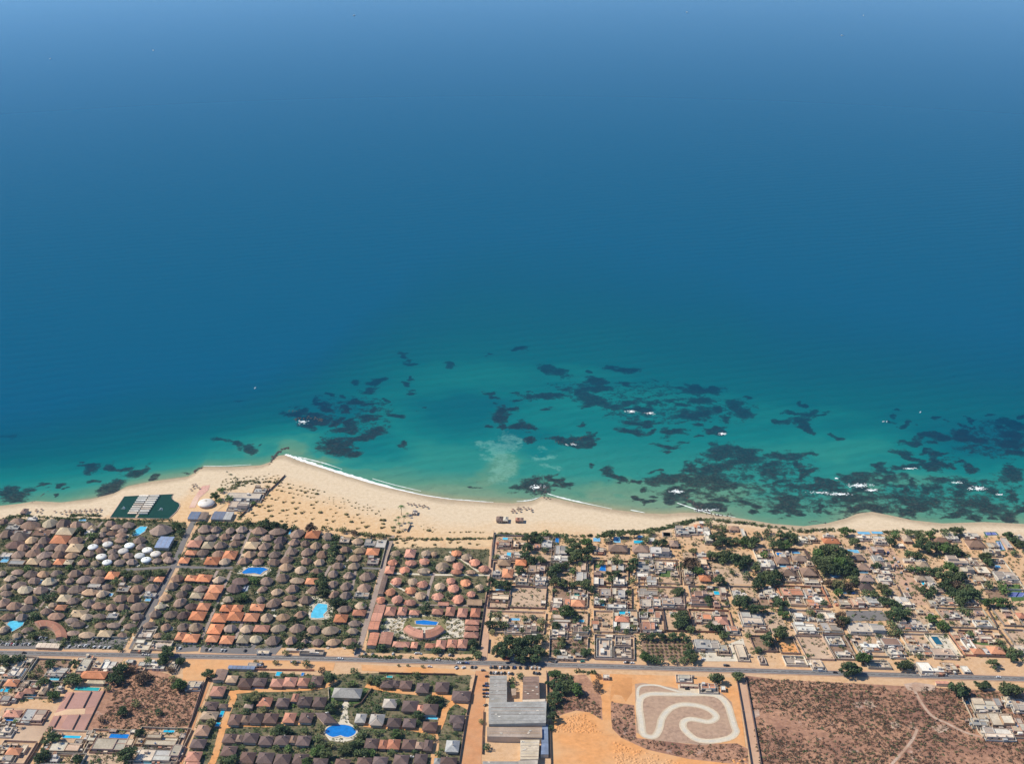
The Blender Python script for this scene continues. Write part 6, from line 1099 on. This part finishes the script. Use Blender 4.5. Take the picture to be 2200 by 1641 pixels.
trees('Q4', """340 325 130 d;40 430 110 g;40 190 90 d;1060 205 60 d;1390 215 80 d;850 200 50 d;1260 210 50 d;780 330 80 m;930 340 80 d;1640 370 130 d;1620 340 90 m;1450 450 80 d;640 340 60 m;830 570 150 l;770 600 130 m;920 560 90 d;1650 690 120 d;1700 650 90 m;930 710 80 l;740 730 80 d;360 850 110 l;280 710 90 d;1110 930 140 d;1180 930 110 d;1050 940 90 m;1380 940 80 m;1530 1130 120 g;1600 1180 130 m;1480 1170 110 g;1570 1080 100 m;1520 1020 90 m;1850 1120 110 m;1900 1080 110 d
1780 1150 100 m;1960 1000 80 m;2000 960 80 m;1650 1090 80 l;1800 1090 80 l;600 1240 130 d;540 1260 90 m;470 1250 80 m;1400 1280 110 g;1200 1130 80 g;1060 1120 70 m;2090 1170 100 g;2010 1170 90 m;1940 1180 80 m;1550 920 80 l;1920 900 60 d;2160 390 90 d;2080 400 80 l;1900 300 80 d;1930 340 80 m;1560 290 80 b;1150 940 90 d;700 1120 60 m;620 1110 60 d;1850 440 70 m;1910 430 70 g;1130 340 50 m;1240 340 60 d""")
trees('Q5', """230 380 90 d;250 420 90 m;160 400 70 l;290 370 70 d;680 340 80 m;400 480 50 m;870 600 120 m;820 590 90 d;930 590 70 m;930 660 60 d;480 630 80 d;700 770 110 d;640 790 70 m;680 850 60 d;250 960 70 m;460 965 110 g;760 990 70 l;840 1010 80 m;250 700 90 d;150 730 80 d;100 980 90 m;60 1060 90 m;120 1180 110 d;190 1180 90 g;30 1170 80 d;400 1170 80 m;650 1170 60 d;910 1190 80 m;1330 125 90 m;870 75 80 d;300 45 80 d;560 60 50 d;1100 970 60 d;1430 1110 80 d;1700 400 80 d;1790 350 80 d;1710 470 60 g;2140 690 60 d;1370 840 60 l;1060 440 60 m;480 240 30 d;580 240 30 d;740 250 36 d""")
palms('P3', "375 75 80;400 150 60;350 155 55;325 175 50;360 210 55;300 240 40;440 100 40;450 180 36"); palms('Q3', "175 850 60;1945 935 50;620 1040 60"); palms('P6', "1830 350 60;1160 660 60;1100 645 50"); palms('Q2', "1840 545 46;1700 500 40"); palms('Q5', "320 400 60;470 360 56")
build_trees()

# ------------------------------------------------------------------ shrubs on the dune: rows of single bushes
tufts('P2', """270 440 22;300 410 22;345 405 22;380 400 22;420 405 24;470 400 24;505 385 20;545 385 20;590 395 24;630 385 22;680 380 20;720 355 16;770 378 18;810 372 18;300 430 20;320 450 24;350 440 24;400 435 24;440 430 26;490 425 26;530 430 26;575 420 30;610 410 30;660 410 26;700 405 26;745 400 24;780 410 26;820 400 22;260 470 20;290 465 22;370 470 30;420 465 34;460 465 34;510 450 30;560 455 34;620 445 36;680 440 34;730 435 30;780 445 34;830 430 24
860 420 20;250 460 16;270 425 16;920 458 30;960 465 18;1035 482 24;1080 495 22;1125 505 18;1165 512 34;1210 522 26;1265 532 22;830 475 30;865 488 18;920 495 36;955 500 20;1000 515 26;1035 520 34;1090 535 50;1150 545 26;1185 552 46;1215 560 18;805 515 30;845 522 34;880 530 18;930 545 30;965 550 18;1010 560 22;1050 570 20;1095 578 26;1140 590 26;1170 588 22;720 565 36;690 600 36;640 630 44;745 600 30;795 612 30;820 590 22
960 588 30;875 635 40;960 640 40;1020 642 28;1195 632 36;1265 632 22;1315 588 14;1360 588 14;1360 610 14;1315 605 14;1360 630 14;1360 650 14;1450 597 18;1465 630 16;1435 635 14;1500 615 18;1515 635 18;1580 640 24;1535 670 22;1465 650 14;1300 645 12;1380 672 18;1425 690 26;1470 690 14;1570 690 22;1610 688 22;1660 680 20;1690 690 18;1720 690 20;1750 680 14;1690 660 16;1610 655 14;1740 715 22;1690 712 16;1650 712 20;1610 705 12;1800 720 18;1860 705 16;1780 748 28;1820 765 16;1810 730 14
1150 662 36;1160 692 26;995 695 46;905 712 32;850 716 40;730 675 50;640 672 56;680 692 24;600 672 26;735 720 48;555 740 36;590 765 36;705 795 40;745 768 46;830 742 26;910 762 22;975 745 36;1055 738 48;1140 740 22;1220 735 50;1330 705 22;1385 740 26;1480 752 48;1600 757 34;1560 787 16;1500 777 30;1620 795 20;1355 775 22;1525 828 46;1645 835 34;1360 822 38;1285 808 34;1155 800 34;1305 845 22;1845 812 50;1840 845 22;1690 877 46;1690 750 14;1840 887 42;1270 880 50
1465 845 14;1410 775 10;1085 785 10;885 765 16;900 795 18;990 820 30;840 820 40;900 825 26;1600 895 36;1420 905 30;1510 920 36;1940 880 36;1945 915 34;960 835 22""")
tufts('P3', "190 170 46;195 205 36;35 235 46;195 245 40;300 240 36;370 285 60;300 270 34;640 268 50;685 285 24;600 262 18;570 230 14;600 215 12;640 240 14;685 242 14;710 262 14;660 250 12;850 288 24;900 290 20;965 290 24;1010 285 24;1050 285 28;1110 288 22;1150 290 24;1185 290 20;350 330 36;390 370 40;440 365 40;520 365 44;600 365 44;680 360 40;740 365 34;860 365 36;930 355 40;1000 355 44;1080 355 44;1160 352 40;1240 352 34;330 390 36;420 395 34;500 415 36;700 410 36;860 390 34;940 390 36;1040 400 34;1130 410 34")
parasols('P1', ';'.join('%d %d' % (690 + i * 50 - j * 20 + (j % 2) * 14, 715 + j * 16 + (5 - i) * 3) for i in range(7) for j in range(3)) + ";360 720;410 715;400 745;355 735;640 730;600 750;540 735;1880 520;1905 500;1935 490;1960 505;1900 475;1925 470", 'grey-brown straw parasol on the sand', 'straw parasols on the beach')
parasols('P3', "440 15;470 25;500 20;520 40;550 30;580 45;600 35;635 55;1465 95;1485 85;1500 100;1520 75;1545 90;1550 65;1580 55;1600 70;1625 60;1655 70;1660 90;1475 75;1530 60", 'grey-brown straw parasol on the sand', 'straw parasols on the beach')

# ------------------------------------------------------------------ cars
cars('Q1', "20 1015 grey 75;48 1018 black 75;72 1020 white 75;100 1020 silver 75;128 1018 red 75;155 1018 white 75;180 1018 black 75;240 1020 grey 75;265 1018 silver 75;290 1020 black 75;315 1020 white 75;400 950 red 75;430 950 white 75;465 952 black 75;495 955 grey 75;740 1045 white 75;820 1035 silver 75;850 1040 white 75;890 1035 grey 75;915 1035 white 75;945 1035 grey 75;1010 1050 white 75;1070 1050 white 75;1125 1055 white 75;1170 1055 white 75;1000 962 grey 75;1060 962 black 75;1110 965 silver 75;1170 962 grey 75", 'in the left car park')
cars('Q2', "8 970 black 75;28 975 white 75;292 990 black 75;325 990 white 75;442 995 white 75;475 995 silver 75;672 998 black 75;320 928 red 75;345 928 black 75;392 928 green 0;430 928 red 75;465 928 black 75", 'in the mid car park')
cars('Q1', "1540 1133 white 0;1580 1136 white 0", 'on the main road'); cars('Q4', "1742 175 white 0;1762 176 white 0", 'on the main road'); cars('Q5', "1130 221 white 0;1180 223 black 0;1215 224 blue 0;902 188 white 0", 'on the main road'); cars('Q7', "805 221 black 0;2012 256 white 0", 'on the main road'); cars('Q1', "260 1112 black 0", 'on the main road')
cars('Q5', "1100 262 black 60;1105 275 white 60;1180 270 white 40;815 260 white 0;1470 265 grey 80;1510 266 black 80;1528 268 black 80;1570 270 white 80;1610 268 black 80;1635 270 grey 80;1655 268 black 80;1712 270 black 80;1730 268 blue 80;1785 270 black 80;1845 272 grey 80;1862 272 black 80;1910 274 white 80;1950 276 silver 80;1992 278 white 80;1270 265 black 70;1305 265 grey 60;1390 300 grey 10", 'beside the main road')
cars('Q5', "1470 325 black 80;1500 327 grey 80;1525 327 white 80;1555 328 black 80;1585 328 silver 80;1620 328 black 80;1665 330 white 80;1700 335 black 80;1935 325 black 80;1960 330 grey 80;1990 332 black 80;1432 365 black 10;1430 440 grey 10;1405 465 black 10;1430 468 blue 10;1405 508 grey 10;1435 508 black 10;1405 548 black 10;1435 548 blue 10;1410 582 black 10;1435 582 silver 10;1415 672 black 40;620 1228 white 0", 'in front of the factory')
cars('Q5', "675 118 white 20;710 120 silver -20;420 125 white 80;120 125 grey 60;200 128 grey 60;1030 135 silver 70;1060 138 black 70;930 138 grey 70;1610 170 red 80;1640 172 red 80;1665 174 red 80;1690 176 silver 80;1715 176 white 80;1740 178 white 80;1720 130 blue 70;2110 190 black 70;2145 198 black 60;2170 205 grey 60", 'above the main road')
cars('Q6', "200 172 black 60;225 178 black 60;490 180 green 20;900 190 white 10;920 190 black 10;960 195 white 10;1630 160 white 30;1840 215 grey 10;1860 218 black 10;1480 440 black 0;1630 455 black 30", 'by the right hand road'); cars('Q3', "1370 205 white 70;1400 212 silver 70;1440 205 grey 70;1180 300 white 20", 'below the main road'); cars('P6', "860 490 blue 70;960 585 silver 70;920 548 white 70;990 690 silver 60;1050 850 silver 60;1020 672 black 60;1035 800 black 60", 'in the village street'); cars('Q4', "1240 212 silver 10;1305 216 grey 10;1610 760 white 40", 'beside the sandy verge')

# ------------------------------------------------------------------ shrubs nobody could count
LM = [LEAF['d'], LEAF['m'], LEAF['g'], LEAF['l']]
pts = scatter('O', A1, 8500, 1, .92) + scatter('O', A2, 8500, 2, .92)
clumps('garden_shrubs', pts, 1.75, 14, .34, LM, 3, 'green garden shrubs filling the gaps between the thatched bungalows', .8, [.56, .28, .12, .04])
pts = scatter('O', BB, 2000, 4, 1.0); clumps('garden_shrubs', pts, 1.4, 12, .34, LM, 4, 'green garden shrubs round the orange roofed villas', .8, [.35, .3, .15, .2])
pts = scatter('O', DD, 2600, 5, 1.0); clumps('garden_shrubs', pts, 1.7, 15, .34, LM, 5, 'green garden shrubs between the dark shingled houses', .8, [.5, .27, .18, .05])
pts = [p for t in ("O 1062 1150 1300 1148 1430 1140 1500 1130 1640 1150 1840 1150 2200 1155 2230 1300 2200 1420 1060 1408", ) for p in scatter('O', t[2:], 9000, 6, 1.05)]
pts += scatter('Q3', "-40 160 300 170 700 200 820 330 700 520 600 640 -40 660", 900, 31, 1.05) + scatter('Q3', "500 960 980 970 1500 930 1980 930 1900 1310 360 1310", 900, 32, 1.05)
random.Random(1).shuffle(pts); clumps('town_bushes', pts[3900:4550], 2.5, 34, .24, LM, 16, 'bigger garden bushes in the plots of the beach town', .9, [.3, .3, .2, .2]); clumps('town_shrubs', pts[:3900], 1.5, 12, .34, LM + [LEAF['b']], 6, 'small shrubs in the plots of the beach town', .8, [.28, .25, .1, .17, .2])
hedge = []
def hed(pan, t, n, sp, seed):
    g = random.Random(seed); p = smooth_path([tuple(at(x, y, 0)) for x, y in poly(pan, t)], k=12)
    for i in range(int(n * 1.15)):
        a = p[g.randrange(len(p))]; b = p[min(len(p) - 1, p.index(a) + 1)]; u = g.random(); hedge.append((a[0] + (b[0] - a[0]) * u + g.gauss(0, sp), a[1] + (b[1] - a[1]) * u + g.gauss(0, sp)))
hed('P1', "60 790 170 775 400 780 640 800 960 805", 90, 1.2, 1); hed('P1', "700 775 800 765 980 770", 40, 1.0, 2); hed('P1', "1080 810 1300 820 1660 815", 60, 1.5, 3); hed('P2', "20 850 200 840 500 850 640 860 980 890", 110, 2, 4); hed('P2', "1250 900 1500 925 1700 960 1900 975", 70, 2, 5); hed('P4', "230 315 500 310 760 320 1000 330 1260 325 1300 295 1500 285 1700 285 1900 245 2120 190", 260, 1.8, 6); hed('P5', "-10 265 150 245 300 200 480 165 700 180 900 200 1200 240 1500 275 1800 265", 220, 1.8, 7); hed('P6', "0 285 300 270 520 285", 60, 2, 8); hed('P6', "840 290 1100 290 1480 270 1600 265", 110, 2, 9); hed('Q2', "1100 940 1400 940 1780 960", 80, 1.6, 10); hed('P3', "270 370 420 350 620 360 760 360", 40, 1, 11); hed('P3', "820 360 1000 355 1270 352", 40, 1, 12); hed('P2', "300 330 420 470 250 520 500 440 820 440", 60, 2, 13); hed('P3', "420 1110 620 1095 760 1110 830 1150", 40, .8, 14); hed('P3', "380 1280 520 1340 640 1355 830 1290", 40, .8, 15); hed('Q6', "430 270 600 290", 20, 1, 16); hed('Q5', "60 150 500 165", 40, .7, 17); hed('Q5', "590 165 800 172 1100 178 1260 170", 40, .7, 18)
hed('P2', "720 480 500 690 430 800", 30, 1.5, 19)
clumps('hedge_shrubs', hedge, 1.9, 20, .34, LM, 7, 'green and olive hedges along the beach edge and gardens', .9, [.3, .3, .2, .2])
pts = scatter('Q6', "2040 330 2300 345 4700 480 4700 1300 2190 1300", 9500, 8, 1.0); g_ = np.random.default_rng(3); P_ = np.array(pts); big_ = np.sin(P_[:, 0] * .045 + 1.3 * np.sin(P_[:, 1] * .03)) + np.sin(P_[:, 1] * .06 + P_[:, 0] * .02) + g_.normal(0, .6, len(P_)); pts = [tuple(p) for p, b_ in zip(P_, big_) if b_ > -1.25]
clumps('scrub', pts, 1.5, 12, .34, [LEAF['b'], mat('leaves_scrub_red', (.14, .07, .045), rnd=0), mat('leaves_scrub_grey', (.085, .075, .05), rnd=0), LEAF['m']], 8, 'dry brown scrub covering the right hand field', .6, [.38, .24, .26, .12])
pts = scatter('Q3', "1130 330 1480 300 1990 440 2150 470 2030 890 1500 950 940 950 1110 540", 2600, 9, 1.0) + scatter('Q6', "760 560 980 600 990 900 1280 940 1500 970 1950 960 2040 1010 2060 1150 1500 1090 1100 1000 860 890 765 790", 1500, 10) + scatter('Q6', "190 480 520 480 690 640 690 730 560 655 430 630 260 680", 500, 11) + scatter('P4', "750 1335 1100 1335 1100 1500 740 1500", 130, 12) + scatter('Q3', "240 300 420 300 500 420 300 440", 120, 14)
clumps('scrub', pts, 1.35, 12, .34, [LEAF['b'], MATS['leaves_scrub_red'], MATS['leaves_scrub_grey'], LEAF['m']], 9, 'dry brown scrub round the kart circuit and in the walled lots', .6, [.4, .22, .26, .12])
# mounds of tipped orange sand
rnd = random.Random(5); mb = MB()
for px, py in [(rnd.uniform(240, 680), rnd.uniform(660, 850)) for _ in range(300)] + [(rnd.uniform(790, 1560), rnd.uniform(930, 1290)) for _ in range(520)] + [(rnd.uniform(1920, 2050), rnd.uniform(1090, 1290)) for _ in range(30)]:
    if (px < 700 and abs(px - 440) / 230 + (850 - py) / 230 > 1.05) or (790 < px < 1600 and py < 930 + (px - 790) * .34): continue
    c = at(*pp('Q6', px, py), 0); r = rnd.uniform(.9, 1.9); k = 8; h = r * rnd.uniform(.4, .6)
    mb.add([(c.x + r * rnd.uniform(.85, 1.15) * math.cos(i * .7854), c.y + r * rnd.uniform(.85, 1.15) * math.sin(i * .7854), .02) for i in range(k)] + [(c.x + r * .45 * math.cos(i * .7854), c.y + r * .45 * math.sin(i * .7854), h * .8) for i in range(k)] + [(c.x, c.y, h)], [(i, (i + 1) % k, k + (i + 1) % k, k + i) for i in range(k)] + [(k + i, k + (i + 1) % k, 2 * k) for i in range(k)])
structure(ob('sand_mounds', mb.mesh('sand_mounds', G_ORANGE, True)), 'tipped mounds of orange sand in the open yard', 'stuff')
# ------------------------------------------------------------------ labels that single each thing out
LAND = [(546, 1224, 'the kidney-shaped pool'), (686, 1311, 'the turquoise lagoon pool'), (118, 1348, 'the crescent red roof'), (32, 1342, 'the fan-shaped pool'), (300, 1188, 'the white domes'), (347, 1137, 'the big thatched hall'), (310, 1088, 'the dark green lagoon'),
        (910, 1364, 'the curved red block'), (917, 1336, 'the plaza pool'), (1110, 1520, 'the grey factory'), (732, 1570, 'the oval pool'), (746, 1486, 'the grey hipped hall'), (165, 1528, 'the clay courts'), (1480, 1540, 'the kart circuit'), (1105, 1388, 'the dark roadside grove'),
        (1790, 1195, 'the broad green grove'), (1133, 1283, 'the bare walled plot'), (2186, 1277, 'the blue tennis court'), (2013, 1377, 'the dark teal pool'), (1519, 1382, 'the pale grey hall'), (1430, 1390, 'the orchard plot'), (1205, 1186, 'the long white-roofed villa'), (1540, 1273, 'the green lawn pool'), (1794, 1234, 'the round sky blue pool'),
        (1870, 1144, 'the twin beachfront pools'), (865, 1097, 'the beach palms'), (598, 985, 'the beach tip groyne'), (1158, 1047, 'the bay rock outcrop'), (2120, 1540, 'the lower right villa complex'), (202, 1447, 'the big orange roof by the road'), (280, 1395, 'the left road junction'), (1294, 1220, 'the angular deep blue pool'), (443, 1080, 'the white beach marquee'),
        (527, 1263, 'the small grey tennis court'), (60, 1200, 'the upper left resort corner'), (1440, 1240, 'the small walled lawn'), (1625, 1320, 'the white hillside complex'), (1715, 1270, 'the terracotta flat roofs'), (1860, 1320, 'the grey paved yard'), (1975, 1260, 'the village street'), (2050, 1220, 'the dark right hand grove'), (240, 1600, 'the cream villa row'), (640, 1420, 'the mid car park'), (1035, 1425, 'the central crossroads'), (470, 1540, 'the red lane'), (900, 1560, 'the shingled village centre'), (1600, 1450, 'the pinkish street corner'), (640, 1330, 'the orange roof cluster'), (750, 1240, 'the orange resort lane'), (1020, 1220, 'the orange resort side wall'), (1640, 1180, 'the red-roofed beach plot'), (2130, 1350, 'the right edge villas'), (700, 1100, 'the open dune'), (1330, 1160, 'the mid town beachfront pools'), (1300, 1350, 'the empty mid town plot'), (50, 1480, 'the lower left corner villas')]
ORD = ['nearest', 'second nearest', 'third nearest', 'fourth nearest', 'fifth nearest', 'sixth nearest', 'seventh nearest', 'eighth nearest', 'ninth nearest', 'tenth nearest', 'eleventh nearest', 'twelfth nearest', 'thirteenth nearest', 'fourteenth nearest', 'fifteenth nearest']
_g = {}
for t in THINGS:
    o, look, px, py, lab = t
    if lab: o['label'] = lab; continue
    best = sorted((math.hypot(px - l[0], (py - l[1]) * 1.6), l) for l in LAND)
    for d, l in best[:4]:
        if d < 4: continue
        dx, dy = px - l[0], (py - l[1]) * 1.6
        sec = ('right of' if dx > 0 else 'left of') if abs(dx) > abs(dy) else ('in front of' if dy > 0 else 'behind')
        if len(_g.setdefault((look, l[2], sec), [])) < len(ORD): _g[look, l[2], sec].append((d, o)); break
for (look, ln, sec), v in _g.items():
    v.sort(key=lambda a: a[0])
    for i, (d, o) in enumerate(v):
        w_ = (look + (', ' + ORD[i] if len(v) > 1 else ',') + ' ' + sec + ' ' + ln).replace(', right', ' right').replace(', left', ' left').replace(', in front', ' in front').replace(', behind', ' behind')
        o['label'] = w_
_s = {}
for o in sc.objects:
    if o.get('kind') in ('structure', 'stuff') and 'label' not in o: o['label'] = o.name.split('.')[0].replace('_', ' ')
